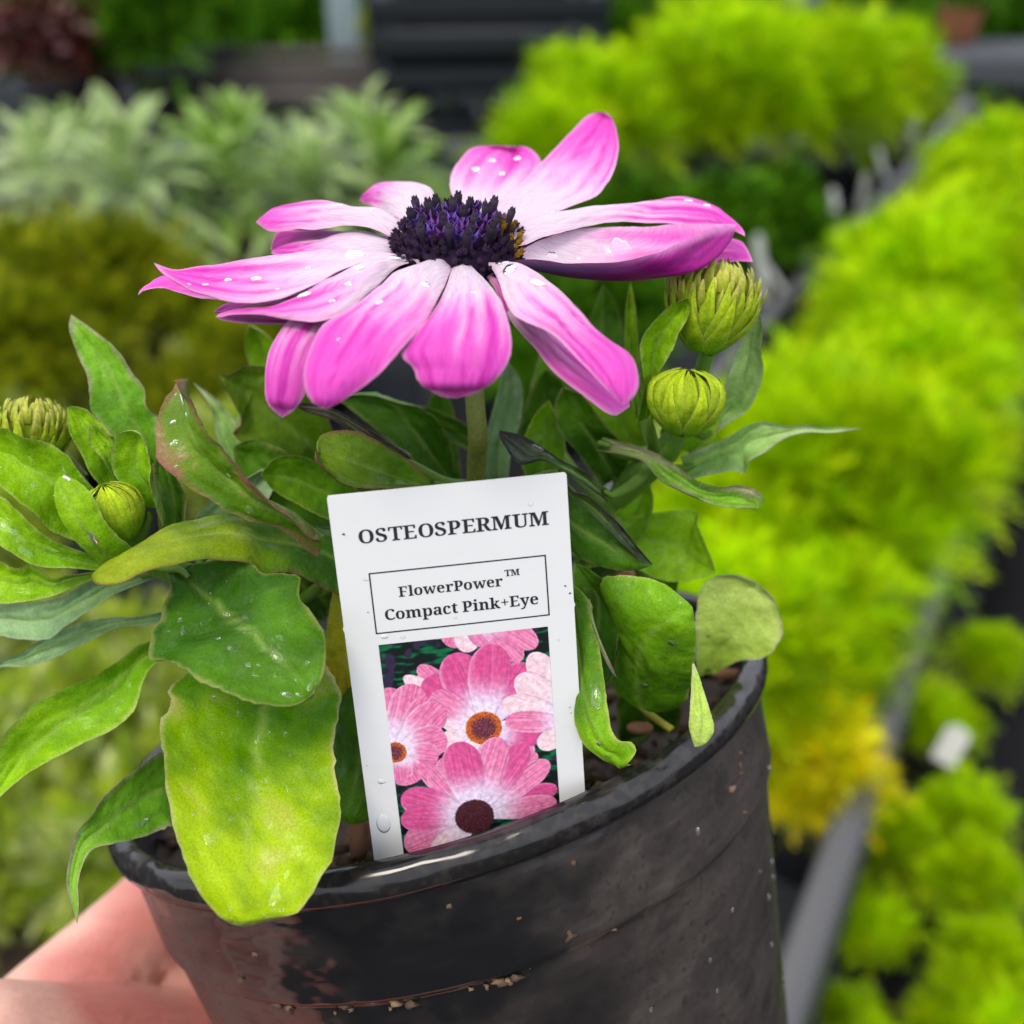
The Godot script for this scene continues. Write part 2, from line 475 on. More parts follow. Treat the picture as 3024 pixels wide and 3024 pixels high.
func build_flower(plant: Node3D) -> void:
	FN = Vector3(0.03, cos(deg_to_rad(38)), -sin(deg_to_rad(38))).normalized()
	FC = lens(1352, 737, 13.0)
	# [edge a, edge b, layer height, mid rise, tip height, bulge, options]
	var petals := [
		[[1310,650,1290,600,1284,580,1271,556,1230,543,1157,541,1100,565,1062,592], [1225,690,1173,647,1116,618,1080,602,1062,592], -0.05, 0.15, -0.55, 0.12, {}],
		[[1440,640,1520,590,1580,530,1600,490,1590,465,1566,440,1540,432,1500,434], [1345,610,1330,559,1328,538,1335,507,1359,471,1390,440,1431,428,1478,429,1500,434], -0.03, 0.0, 0.12, -0.06, {"drops": [[0.62,0.72,0.055],[0.3,0.8,0.06],[0.45,0.62,0.045],[0.75,0.62,0.06],[0.5,0.86,0.03]]}],
		[[1473,605,1498,569,1540,538,1602,476,1643,435,1690,383,1726,347,1757,332,1783,331], [1535,673,1561,657,1612,637,1664,621,1716,600,1768,574,1788,548,1812,507,1825,460,1827,419,1819,378,1804,344,1783,331], 0.0, 0.1, 0.65, -0.08, {}],
		[[1200,665,1178,657,1126,623,1059,618,1007,603,945,595,857,611,790,642,756,657], [1175,705,1157,699,1116,683,1075,670,1013,665,961,673,893,680,816,683,785,678,756,657], 0.0, 0.15, -0.3, 0.1, {"drops": [[0.4,0.45,0.04],[0.5,0.3,0.03]]}],
		[[1100,690,960,680,880,680,825,682,806,712,800,738], [1100,712,960,705,890,712,840,728,812,742,800,738], -0.3, 0.0, -0.5, 0.0, {"dark": true}],
		[[1180,725,1147,709,1101,688,1059,683,1013,688,971,704,909,712,847,725,800,748], [1170,765,1100,772,1000,778,900,774,840,764,800,748], -0.12, 0.1, -0.4, 0.08, {}],
		[[1150,780,900,800,650,800,485,818,443,838,417,854,407,872], [1150,800,900,860,700,889,640,887,583,877,521,861,479,851,428,857,407,872], -0.25, 0.05, -0.25, 0.05, {"dark_low": true}],
		[[1195,752,1126,743,1049,735,919,740,790,755,671,774,567,790,510,795,454,776], [1205,770,1152,766,1085,771,1023,792,961,823,909,849,842,875,764,890,681,889,619,875,557,854,500,823,469,797,454,776], 0.05, 0.08, 0.0, -0.1, {"drops": [[0.2,0.3,0.09],[0.35,0.62,0.05],[0.4,0.7,0.035],[0.5,0.78,0.03],[0.3,0.45,0.03],[0.7,0.82,0.02],[0.6,0.55,0.02]]}],
		[[900,860,800,880,749,888,686,893,655,903,630,922], [900,890,800,900,749,906,700,913,650,924,630,922], -0.2, 0.0, -0.2, 0.0, {}],
		[[1215,770,1157,766,1090,774,1023,797,971,823,935,843,899,864,847,895,790,911,702,916,648,929,636,936], [1245,785,1230,778,1199,780,1157,800,1121,836,1085,866,1049,897,997,931,945,948,893,950,816,937,764,929,686,930,655,937,636,936], 0.02, 0.1, -0.1, 0.08, {"drops": [[0.45,0.22,0.09],[0.35,0.4,0.05],[0.6,0.5,0.04],[0.3,0.66,0.07],[0.75,0.58,0.03]]}],
		[[1000,900,893,944,816,934,764,926,686,927,655,934,640,938], [1000,935,945,953,893,958,816,958,712,954,657,946,640,938], -0.12, 0.0, -0.2, 0.0, {"dark": true}],
		[[960,930,870,940,837,962,816,994,795,1040,784,1092,781,1138,785,1180,805,1211,834,1234], [1060,930,990,975,950,1020,925,1070,912,1120,900,1165,870,1210,834,1234], -0.3, 0.15, -0.6, 0.06, {}],
		[[1240,781,1157,812,1116,849,1085,875,1023,916,961,952,935,988,914,1040,899,1092,898,1128,909,1170,930,1195,963,1209], [1331,800,1308,854,1282,906,1261,942,1220,994,1183,1035,1126,1097,1054,1154,1002,1190,963,1209], 0.0, 0.24, -0.4, 0.12, {"hot": 1.1, "drops": [[0.45,0.6,0.035],[0.75,0.42,0.05],[0.5,0.2,0.03],[0.4,0.74,0.02]]}],
		[[1420,800,1460,850,1480,900,1495,940], [1460,790,1490,840,1510,900,1515,950], -0.14, 0.1, -0.2, 0.02, {}],
		[[1331,805,1308,869,1271,931,1225,988,1186,1040,1191,1061,1222,1087,1230,1118,1261,1149,1300,1170,1345,1177], [1410,805,1447,843,1478,885,1498,937,1509,988,1511,1025,1504,1061,1478,1107,1442,1139,1400,1162,1345,1177], -0.02, 0.26, -0.42, 0.13, {"hot": 1.1, "drops": [[0.2,0.14,0.05],[0.55,0.5,0.03]]}],
		[[1480,800,1540,900,1620,960,1700,1030,1780,1110,1850,1180,1860,1200], [1470,840,1493,921,1540,988,1581,1035,1633,1097,1685,1144,1742,1185,1799,1222,1825,1224,1860,1200], -0.36, 0.1, -0.45, 0.05, {}],
		[[1449,775,1498,782,1540,787,1602,818,1654,859,1705,911,1757,968,1804,1009,1850,1040,1876,1071,1887,1113,1884,1149,1866,1180,1840,1195], [1449,790,1473,833,1488,880,1504,911,1524,937,1561,957,1612,978,1649,1004,1690,1045,1742,1097,1793,1154,1840,1195], 0.0, 0.2, -0.35, 0.1, {"drops": [[0.45,0.22,0.075],[0.6,0.32,0.085],[0.35,0.46,0.09]]}],
		[[1600,760,1900,730,2100,700,2161,706,2187,714,2208,740,2223,774], [1600,790,1900,800,2078,792,2120,781,2171,771,2223,774], -0.3, 0.0, -0.15, 0.03, {}],
		[[1500,768,1581,763,1664,774,1742,775,1819,774,1897,761,1975,735,2026,709,2078,683,2130,667,2174,662], [1535,735,1612,699,1690,680,1768,670,1918,667,1975,662,2026,661,2100,661,2174,662], 0.0, 0.05, 0.05, 0.0, {"m": [1483,779,1561,789,1638,802,1716,812,1793,818,1871,818,1949,812,2016,805,2068,788,2120,752,2156,709,2174,662], "drops": [[0.86,0.5,0.13],[0.8,0.25,0.06],[0.75,0.33,0.03]]}],
		[[1535,673,1571,652,1623,636,1695,628,1768,616,1861,611,1923,598,1990,588,2047,590,2099,605,2151,642,2177,662,2197,683,2200,698], [1540,724,1592,709,1664,686,1742,665,1819,657,1918,660,2026,664,2130,668,2177,686,2200,698], 0.04, 0.12, -0.12, 0.1, {"drops": [[0.4,0.72,0.05],[0.45,0.8,0.04],[0.15,0.22,0.04]]}],
	]
	var n := 0
	for p in petals:
		var o: Dictionary = p[6]
		var has_m: bool = o.has("m")
		var a := petal_edge(p[0], p[2], p[3], p[4], true, 0.12 if has_m else 0.0)
		var b := petal_edge(p[1], p[2], p[3], p[4], true, 0.05 if has_m else 0.0)
		var d := {"bulge": p[5], "seed": float(n) + 1.3, "ref": FN, "wave": 0.022, "thick": 0.03, "look": petal_look(n * 1.7, o.get("dark", false), o.get("hot", 0.95)), "nv": 44, "nu": 24}
		if has_m: d.m = petal_edge(o.m, p[2], p[3], p[4], true, -0.3)
		if o.get("dark", false): d.wave = 0.0
		var bl := blade(a, b, d)
		var part := put(bl.geo.mesh(), "petal", M.petal, plant, true)
		if o.get("dark", false): part.set_meta("label", "dark purple curled petal edge")
		for q in o.get("drops", []): drop_on(bl, part, q[0], q[1], q[2], 1.15)
		n += 1
	build_disc(plant)

func build_disc(plant: Node3D) -> void:
	var e1 := Vector3(1, 0, 0)
	e1 = (e1 - FN * e1.dot(FN)).normalized()
	var e2 := FN.cross(e1) * -1.0
	if e2.z < 0: e2 = -e2
	var at := func(r: float, a: float, h: float) -> Vector3: return FC + e1 * (r * cos(a)) + e2 * (r * sin(a)) + FN * h
	var dome := Geo.new()
	var prof := PackedVector2Array([Vector2(0.55, -0.2), Vector2(0.68, -0.08), Vector2(0.72, 0.06), Vector2(0.62, 0.2), Vector2(0.4, 0.24), Vector2(0.001, 0.24)])
	var prof2 := PackedVector2Array()
	for q in prof: prof2.append(q * 0.01)
	var fr := Transform3D(Basis(dir(e1), dir(FN), dir(e1).cross(dir(FN))), cm(FC))
	lathe(dome, prof2, 40, Color(0.02, 0.008, 0.03), fr)
	var disc := put(dome.mesh(), "flower_disc", M.floret, plant, true)
	var dark := Geo.new()
	var violet := Geo.new()
	var columns := Geo.new()
	var gold := Geo.new()
	rng.seed = 5
	# ring of closed dark florets round the side
	for ring in 5:
		var cnt: int = [44, 42, 38, 34, 28][ring]
		var rr: float = [0.73, 0.75, 0.72, 0.66, 0.57][ring]
		var hh: float = [-0.03, 0.06, 0.15, 0.22, 0.27][ring]
		for k in cnt:
			var a := TAU * (k + 0.5 * (ring % 2)) / cnt + rng.randf_range(-0.06, 0.06)
			var out: float = [0.85, 0.75, 0.55, 0.4, 0.3][ring]
			var base: Vector3 = at.call(rr - 0.06, a, hh - 0.05)
			var d: Vector3 = ((at.call(1.0, a, 0.0) - FC) * out + FN * (1.0 - out * 0.5)).normalized()
			d = (d + Vector3(rng.randf_range(-0.2, 0.2), rng.randf_range(-0.2, 0.2), rng.randf_range(-0.2, 0.2))).normalized()
			var ln := rng.randf_range(0.1, 0.17)
			var on_gold := absf(wrapf(a - 0.15, -PI, PI)) < 0.75 and ring < 5 and rng.randf() < 0.5
			var col := Color(0.016, 0.009, 0.02) * rng.randf_range(0.7, 1.8)
			if on_gold: col = Color(0.2, 0.105, 0.012) * rng.randf_range(0.25, 1.1)
			floret(gold if on_gold else dark, base, d, ln, rng.randf_range(0.032, 0.042), col, true)
	# open violet florets in the middle
	for k in 46:
		var r := 0.5 * sqrt((k + 0.5) / 46.0)
		var a := k * 2.39996
		var base: Vector3 = at.call(r, a, 0.2)
		var d := (FN + (base - FC - FN * 0.2) * 0.55 + Vector3(rng.randf_range(-0.15, 0.15), 0, rng.randf_range(-0.15, 0.15))).normalized()
		var c := Color(0.075, 0.045, 0.24).lerp(Color(0.14, 0.03, 0.12), rng.randf() * 0.6) * rng.randf_range(0.6, 1.25)
		star(violet, base, d, rng.randf_range(0.16, 0.25), 0.06, c)
	# dark pollen columns that stand above them
	for k in 21:
		var r := 0.6 * sqrt((k + 0.6) / 21.0)
		var a := k * 2.39996 + 0.9
		var base: Vector3 = at.call(r, a, 0.22)
		var d := (FN + (base - FC - FN * 0.2) * 0.5).normalized()
		floret(columns, base, d, rng.randf_range(0.2, 0.32), rng.randf_range(0.045, 0.056), Color(0.02, 0.015, 0.025) * rng.randf_range(0.8, 1.6), false)
	put(dark.mesh(), "dark_floret_ring", M.floret, disc).set_meta("kind", "stuff")
	put(gold.mesh(), "pollen_floret", M.floret, disc).set_meta("kind", "stuff")
	put(violet.mesh(), "violet_floret", M.floret, disc).set_meta("kind", "stuff")
	put(columns.mesh(), "pollen_column", M.floret, disc).set_meta("kind", "stuff")

func floret(g: Geo, base: Vector3, d: Vector3, ln: float, r: float, col: Color, bud: bool) -> void:
	var s := d.cross(Vector3(0.3, 0.2, 0.9)).normalized()
	var t := d.cross(s)
	var prof := [[0.0, 0.55], [0.5, 0.6], [0.75, 1.0], [0.92, 0.95], [1.02, 0.5]] if bud else [[0.0, 0.6], [0.4, 0.75], [0.75, 1.0], [0.95, 1.05], [1.0, 0.6]]
	var first := g.v.size()
	var sides := 7
	for q in prof:
		for k in sides + 1:
			var a := TAU * k / sides
			var nn: Vector3 = s * cos(a) + t * sin(a)
			g.vert(cm(base + d * ln * q[0] + nn * r * q[1]), dir(nn + d * (0.6 if q[0] > 0.9 else 0.0)), col * (1.0 if q[0] < 0.7 else 1.5))
	for i in prof.size() - 1:
		for k in sides:
			var a := first + i * (sides + 1) + k
			g.quad(a, a + 1, a + sides + 2, a + sides + 1)
	# five small teeth on top
	for k in 5:
		var a := TAU * k / 5.0 + rng.randf() * 0.5
		var o := s * cos(a) + t * sin(a)
		var o2 := s * cos(a + 0.6) + t * sin(a + 0.6)
		var o3 := s * cos(a - 0.6) + t * sin(a - 0.6)
		var top := base + d * ln
		var tipp := top + d * r * (1.0 if bud else 0.8) + o * r * (0.9 if bud else 0.65)
		var i0 := g.vert(cm(top + o2 * r * 0.8), dir(o + d * 0.3), col)
		var i1 := g.vert(cm(top + o3 * r * 0.8), dir(o + d * 0.3), col)
		var i2 := g.vert(cm(tipp), dir(d), col * 1.8)
		var i3 := g.vert(cm(top - o * r * 0.1 + d * r * 0.1), dir(d - o * 0.2), col)
		g.tri(i0, i1, i2); g.tri(i0, i2, i3); g.tri(i1, i3, i2)

func star(g: Geo, base: Vector3, d: Vector3, ln: float, r: float, col: Color) -> void:
	var s := d.cross(Vector3(0.3, 0.2, 0.9)).normalized()
	var t := d.cross(s)
	var sides := 10
	var first := g.v.size()
	var turn := rng.randf() * TAU
	for q in [[0.0, 0.35], [0.5, 0.45], [0.8, 0.8]]:
		for k in sides + 1:
			var a := TAU * k / sides + turn
			var nn: Vector3 = s * cos(a) + t * sin(a)
			g.vert(cm(base + d * ln * q[0] + nn * r * q[1]), dir(nn), col.lerp(Color(0.2, 0.03, 0.06), 0.5 * (1.0 - q[0])))
	for i in 2:
		for k in sides:
			var a := first + i * (sides + 1) + k
			g.quad(a, a + 1, a + sides + 2, a + sides + 1)
	for k in 5:
		var a := TAU * k / 5.0 + turn
		var o := s * cos(a) + t * sin(a)
		var oa := s * cos(a + 0.62) + t * sin(a + 0.62)
		var ob := s * cos(a - 0.62) + t * sin(a - 0.62)
		var top := base + d * ln * 0.8
		var i0 := g.vert(cm(top + oa * r * 0.8), dir(d * 0.6 - o), col)
		var i1 := g.vert(cm(top + ob * r * 0.8), dir(d * 0.6 - o), col)
		var i2 := g.vert(cm(base + d * ln * 1.15 + o * r * 1.5), dir(d - o * 0.3), col * 1.5)
		g.tri(i0, i1, i2)

# ------------------------------------------------------------------ leaves of the daisy
const GREENS := {   # base, tip, margin, underside
	"fresh": [Color(0.165, 0.38, 0.005), Color(0.27, 0.50, 0.007), Color(0.42, 0.56, 0.12), Color(0.18, 0.33, 0.05)],
	"soft": [Color(0.13, 0.34, 0.014), Color(0.19, 0.42, 0.018), Color(0.40, 0.33, 0.24), Color(0.18, 0.34, 0.08)],
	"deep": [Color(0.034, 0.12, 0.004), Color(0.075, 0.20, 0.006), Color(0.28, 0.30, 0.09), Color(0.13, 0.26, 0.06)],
	"mid": [Color(0.075, 0.21, 0.004), Color(0.18, 0.40, 0.006), Color(0.44, 0.52, 0.10), Color(0.18, 0.33, 0.06)],
	"lime": [Color(0.075, 0.22, 0.003), Color(0.38, 0.54, 0.003), Color(0.5, 0.46, 0.2), Color(0.3, 0.45, 0.08)],
	"olive": [Color(0.085, 0.215, 0.005), Color(0.14, 0.25, 0.010), Color(0.30, 0.11, 0.09), Color(0.14, 0.22, 0.05)],
	"dusk": [Color(0.045, 0.15, 0.005), Color(0.24, 0.31, 0.004), Color(0.18, 0.06, 0.04), Color(0.14, 0.25, 0.05)],
	"pale": [Color(0.24, 0.44, 0.10), Color(0.36, 0.54, 0.17), Color(0.46, 0.5, 0.34), Color(0.22, 0.38, 0.1)],
	"glauc": [Color(0.20, 0.37, 0.15), Color(0.28, 0.44, 0.2), Color(0.42, 0.5, 0.34), Color(0.24, 0.4, 0.18)],
	"milky": [Color(0.44, 0.64, 0.07), Color(0.58, 0.74, 0.17), Color(0.5, 0.48, 0.34), Color(0.3, 0.45, 0.1)],
	"yellow": [Color(0.36, 0.38, 0.006), Color(0.5, 0.42, 0.006), Color(0.5, 0.45, 0.1), Color(0.4, 0.4, 0.05)],
	"dead": [Color(0.12, 0.11, 0.10), Color(0.2, 0.17, 0.13), Color(0.12, 0.07, 0.05), Color(0.15, 0.12, 0.09)],
	"wet": [Color(0.07, 0.15, 0.03), Color(0.09, 0.11, 0.085), Color(0.05, 0.035, 0.05), Color(0.1, 0.16, 0.06)],
}
func leaf_look(kind: String, sd: float, rim := 0.1, blotch := 0.0) -> Callable:
	var pal: Array = GREENS[kind]
	return func(u: float, v: float, side: float, w: float, total: float) -> Color:
		var big := fn.get_noise_3d(u * w * 26.0 + sd * 40.0, v * total * 26.0, sd * 9.0)
		var fine := fn.get_noise_3d(u * w * 130.0 + sd * 40.0, v * total * 130.0, 40.0 + sd)
		var c: Color = pal[0].lerp(pal[1], smoothstep(0.12, 0.92, v + 0.3 * big)) if side > 0 else pal[3]
		c = c * (1.0 + 0.26 * big + 0.22 * fine)
		var rib := exp(-pow((u - 0.5) * w / 0.034, 2.0)) * smoothstep(1.0, 0.5, v)
		var q := absf(u - 0.5) * w
		var vein := exp(-pow(fposmod(v * total - q * 0.9 + 0.06 * big, 0.55) - 0.27, 2.0) / 0.0012) * smoothstep(0.02, 0.1, q) * 0.3
		c = c.lerp(Color(0.34, 0.48, 0.10), clampf(rib * 0.42 + vein * 0.2, 0, 1))
		if blotch > 0.0:
			c = c.lerp(Color(0.34, 0.22, 0.10), blotch * smoothstep(0.3, 0.6, big + 0.4 * fine + 0.25 * (v - 0.6)))
		var m := minf(minf(u, 1 - u) * w, (1.0 - v) * total)
		c = c.lerp(pal[2], (0.62 + 0.5 * big) * (1.0 - smoothstep(0.0, maxf(0.015, rim * (0.6 + 0.9 * big + 0.7 * fine)), m)))
		c.a = 1.0
		return c

var leaf_count := 0
func leaf(plant: Node3D, kind: String, a: Array, b: Array, z: Array, o := {}) -> Dictionary:
	leaf_count += 1
	var sd := leaf_count * 2.37
	var tilt: float = o.get("tilt", 0.0)
	var d := {"bulge": o.get("bulge", -0.12), "crease": o.get("crease", 0.03), "wave": o.get("wave", 0.07) * 0.45, "seed": sd, "thick": o.get("thick", 0.05), "ragged": o.get("ragged", 0.02),
		"ref": o.get("ref", Vector3(0, 0, -1)), "look": leaf_look(kind, sd, o.get("rim", 0.07), o.get("blotch", 0.0)), "nv": 44, "nu": 30}
	if o.has("m"): d.m = strip(o.m, o.mz)
	var bl := blade(strip(a, z, -tilt), strip(b, z, tilt), d)
	var part := put(bl.geo.mesh(), "leaf", M.leaf, plant, true)
	if o.has("label"): part.set_meta("label", o.label)
	# the stalk that joins it to the nearest stem
	var foot := (strip(a, z, -tilt)[0] + strip(b, z, tilt)[0]) * 0.5
	var towards := (bl.P[6][bl.nu / 2] - bl.P[0][bl.nu / 2]) as Vector3
	var near := Vector3.ZERO
	for q in [lens(345, 1600, 13.4), lens(440, 1650, 13.8), lens(600, 1720, 14.3), lens(800, 1800, 15.0), lens(2040, 1180, 14.7), lens(1950, 1330, 14.9), lens(1800, 1500, 15.4), lens(1405, 1440, 14.7), lens(1620, 1560, 15.3), lens(1540, 1800, 16.0), PC - PN * 0.9, PC - PN * 0.9 + Vector3(-1, 0, -1.5), PC - PN * 0.9 + Vector3(1.2, 0.3, -1.0)]:
		if near == Vector3.ZERO or foot.distance_to(q) < foot.distance_to(near): near = q
	var stalk := Geo.new()
	var way := PackedVector3Array([cm(near), cm(near.lerp(foot, 0.5) - towards * 0.12 + Vector3(0, -0.1, 0.1)), cm(foot), cm(foot + towards * 0.5)])
	tube(stalk, resample(way, 10), [0.0012, 0.0009, 0.0007, 0.0003], Color(0.10, 0.2, 0.012), 8)
	if o.get("stalk", true): put(stalk.mesh(), "petiole", M.stem, part)
	rng.seed = leaf_count * 71
	for k in int(o.get("drops", 0)):
		drop_on(bl, part, rng.randf_range(0.12, 0.88), rng.randf_range(0.2, 0.95), rng.randf_range(0.01, 0.03) * (1.0 if rng.randf() < 0.7 else 2.2), rng.randf_range(0.6, 2.0))
	return bl

func build_leaves(p: Node3D) -> void:
	# behind, in the middle
	leaf(p, "olive", [1120,1480,900,1430,790,1360,690,1285,714,1249,699,1207,668,1150,642,1104], [1130,1440,1010,1330,960,1210,900,1130,830,1095,776,1083,725,1080,699,1093,673,1109,642,1104], [16.0, 15.0, 14.6], {"rim": 0.05, "bulge": -0.2})
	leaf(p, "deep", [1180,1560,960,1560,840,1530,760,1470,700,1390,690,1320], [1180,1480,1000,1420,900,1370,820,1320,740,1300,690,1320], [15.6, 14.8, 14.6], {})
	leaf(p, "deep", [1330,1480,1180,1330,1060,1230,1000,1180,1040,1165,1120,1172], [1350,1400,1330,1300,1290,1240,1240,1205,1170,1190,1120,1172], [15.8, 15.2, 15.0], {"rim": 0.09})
	leaf(p, "dead", [1190,1362,1140,1335,1060,1290,980,1240,900,1215,870,1195], [1215,1362,1200,1340,1140,1300,1060,1250,960,1197,870,1190], [13.9, 13.7, 13.9], {"label": "dead grey brown curled leaf", "wave": 0.1})
	leaf(p, "olive", [1300,1450,1200,1440,1060,1442,986,1409,940,1362,934,1322], [1300,1420,1252,1390,1160,1330,1065,1275,1000,1272,950,1282,934,1322], [14.2, 13.3, 13.0], {"rim": 0.06, "tilt": 0.15})
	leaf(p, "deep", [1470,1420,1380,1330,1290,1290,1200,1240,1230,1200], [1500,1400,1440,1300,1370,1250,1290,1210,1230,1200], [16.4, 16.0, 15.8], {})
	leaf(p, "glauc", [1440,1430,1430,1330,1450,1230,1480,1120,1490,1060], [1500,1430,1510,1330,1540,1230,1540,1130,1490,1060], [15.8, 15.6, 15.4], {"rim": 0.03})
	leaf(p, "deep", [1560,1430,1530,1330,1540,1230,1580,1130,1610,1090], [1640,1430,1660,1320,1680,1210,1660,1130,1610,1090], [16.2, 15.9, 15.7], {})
	leaf(p, "wet", [1800,1480,1680,1400,1600,1360,1530,1370,1480,1300,1474,1270], [1800,1450,1720,1390,1660,1360,1600,1320,1540,1285,1474,1270], [13.7, 13.4, 13.6], {"wave": 0.14, "drops": 8, "label": "dark wet shrivelled leaf"})
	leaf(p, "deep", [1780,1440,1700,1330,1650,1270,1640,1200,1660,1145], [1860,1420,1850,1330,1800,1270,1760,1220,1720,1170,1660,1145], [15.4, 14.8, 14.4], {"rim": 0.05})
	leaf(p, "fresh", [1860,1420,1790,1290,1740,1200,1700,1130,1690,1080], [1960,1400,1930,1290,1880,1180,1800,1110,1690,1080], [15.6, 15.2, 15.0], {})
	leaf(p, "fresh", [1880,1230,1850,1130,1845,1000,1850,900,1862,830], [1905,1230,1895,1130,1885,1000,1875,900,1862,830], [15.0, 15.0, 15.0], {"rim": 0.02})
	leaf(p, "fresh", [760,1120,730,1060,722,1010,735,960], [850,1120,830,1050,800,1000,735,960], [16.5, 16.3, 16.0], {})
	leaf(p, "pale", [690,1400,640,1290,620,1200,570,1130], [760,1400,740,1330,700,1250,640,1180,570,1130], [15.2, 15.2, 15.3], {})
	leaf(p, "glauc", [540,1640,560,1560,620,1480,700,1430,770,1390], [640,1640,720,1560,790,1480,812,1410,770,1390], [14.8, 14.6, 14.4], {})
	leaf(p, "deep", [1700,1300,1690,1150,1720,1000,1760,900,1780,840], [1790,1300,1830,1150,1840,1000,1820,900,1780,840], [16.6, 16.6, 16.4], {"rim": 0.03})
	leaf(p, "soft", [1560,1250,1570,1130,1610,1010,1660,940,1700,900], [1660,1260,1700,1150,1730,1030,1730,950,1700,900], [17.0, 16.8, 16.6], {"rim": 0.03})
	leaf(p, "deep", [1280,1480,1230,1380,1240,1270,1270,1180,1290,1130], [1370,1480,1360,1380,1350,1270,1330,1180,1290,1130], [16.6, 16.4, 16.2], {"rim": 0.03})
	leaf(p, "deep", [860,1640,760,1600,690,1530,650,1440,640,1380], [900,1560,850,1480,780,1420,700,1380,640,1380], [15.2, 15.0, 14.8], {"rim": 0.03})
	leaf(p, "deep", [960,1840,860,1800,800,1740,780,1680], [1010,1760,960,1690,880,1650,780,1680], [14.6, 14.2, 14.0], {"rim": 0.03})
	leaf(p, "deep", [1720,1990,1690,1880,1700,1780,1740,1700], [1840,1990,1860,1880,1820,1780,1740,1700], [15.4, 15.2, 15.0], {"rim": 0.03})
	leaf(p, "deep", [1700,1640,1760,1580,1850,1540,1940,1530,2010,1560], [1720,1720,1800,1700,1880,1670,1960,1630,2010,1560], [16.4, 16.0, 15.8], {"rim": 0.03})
	# left rosette
	leaf(p, "soft", [400,1360,330,1280,270,1212,264,1161,254,1104,228,1047,204,969,210,928], [480,1380,475,1300,466,1233,450,1223,432,1197,424,1145,393,1104,362,1052,321,1010,259,961,210,928], [14.2, 14.0, 14.2], {"rim": 0.08})
	leaf(p, "soft", [200,1420,130,1310,60,1285,0,1249,-80,1200], [260,1400,150,1290,98,1243,47,1217,0,1202,-80,1200], [14.4, 14.4, 14.5], {})
	leaf(p, "fresh", [342,1456,300,1435,264,1393,233,1331,207,1280,199,1233,197,1202], [370,1430,347,1295,331,1285,300,1249,259,1212,223,1200,197,1202], [13.6, 13.4, 13.4], {"rim": 0.04})
	leaf(p, "fresh", [350,1440,311,1370,267,1316,261,1290,264,1246], [380,1420,336,1316,331,1300,290,1264,264,1246], [13.4, 13.2, 13.2], {"rim": 0.03})
	leaf(p, "fresh", [400,1500,388,1450,352,1419,331,1388,326,1347,336,1305,357,1278,388,1272], [481,1555,461,1487,443,1419,445,1388,440,1347,430,1311,414,1284,388,1272], [13.2, 12.9, 12.8], {"rim": 0.04, "bulge": -0.2})
	leaf(p, "deep", [470,1600,465,1500,455,1445,450,1380,471,1347], [540,1590,548,1530,551,1476,533,1435,497,1373,471,1347], [13.6, 13.5, 13.5], {})
	leaf(p, "fresh", [330,1640,200,1590,140,1560,104,1518,52,1480,0,1435,-110,1340], [360,1560,290,1460,238,1400,200,1345,140,1308,62,1290,0,1264,-110,1290], [13.3, 12.6, 12.6], {"drops": 10, "rim": 0.04, "bulge": -0.25})
	leaf(p, "fresh", [330,1690,207,1678,145,1678,83,1663,31,1632,0,1611,-120,1520], [330,1660,207,1616,155,1595,104,1559,52,1507,0,1466,-120,1420], [13.0, 12.4, 12.4], {"drops": 8, "rim": 0.03})
	leaf(p, "fresh", [300,1700,217,1735,155,1761,78,1776,0,1782,-120,1760], [320,1690,248,1694,197,1699,155,1709,114,1683,88,1668,67,1678,31,1673,0,1657,-120,1640], [13.2, 12.8, 12.8], {"rim": 0.04})
	leaf(p, "glauc", [470,1700,387,1734,319,1763,256,1808,188,1854,142,1888,57,1888,0,1876,-100,1880], [440,1680,340,1700,300,1705,245,1728,171,1763,85,1780,0,1783,-100,1790], [14.2, 14.0, 14.2], {"rim": 0.03})
	leaf(p, "glauc", [520,1830,455,1842,421,1848,353,1851,296,1876,228,1911,142,1951,68,1968,0,1970,-60,1990], [530,1800,478,1808,399,1822,313,1825,228,1842,142,1876,57,1928,0,1951,-60,1990], [14.3, 14.1, 14.3], {"rim": 0.03, "drops": 3})
	leaf(p, "fresh", [500,1930,444,1973,421,2019,399,2093,342,2150,256,2190,182,2229,114,2264,57,2303,0,2355,-60,2430], [480,1880,433,1899,399,1911,342,1956,285,1990,199,2030,114,2070,40,2138,0,2201,-60,2430], [14.0, 13.4, 13.4], {"rim": 0.05, "bulge": -0.2})
	leaf(p, "soft", [560,2480,507,2440,484,2450,433,2469,376,2483,325,2494,273,2508,245,2554,231,2611,233,2668,228,2731], [560,2170,490,2212,433,2247,370,2298,307,2355,268,2412,228,2457,205,2526,196,2611,211,2668,228,2731], [14.2, 13.2, 12.9], {"rim": 0.05, "drops": 4})
	# bud in the left rosette is added later; its clasping leaf
	leaf(p, "fresh", [290,1655,269,1637,228,1601,197,1559,171,1513,161,1471,171,1435,186,1409], [390,1625,373,1605,352,1590,326,1558,300,1518,280,1476,254,1440,217,1414,186,1409], [12.8, 12.3, 12.3], {"rim": 0.04, "drops": 5, "bulge": 0.12})
	# front left
	leaf(p, "dusk", [1000,1760,880,1699,838,1690,776,1694,730,1662,673,1655,590,1655,528,1663,466,1678,414,1699,352,1725,290,1730,272,1720], [1000,1570,963,1564,890,1554,828,1552,725,1523,647,1518,569,1536,497,1559,450,1580,393,1616,342,1647,290,1694,272,1720], [13.4, 12.4, 12.0], {"rim": 0.05, "bulge": 0.06, "tilt": 0.25})
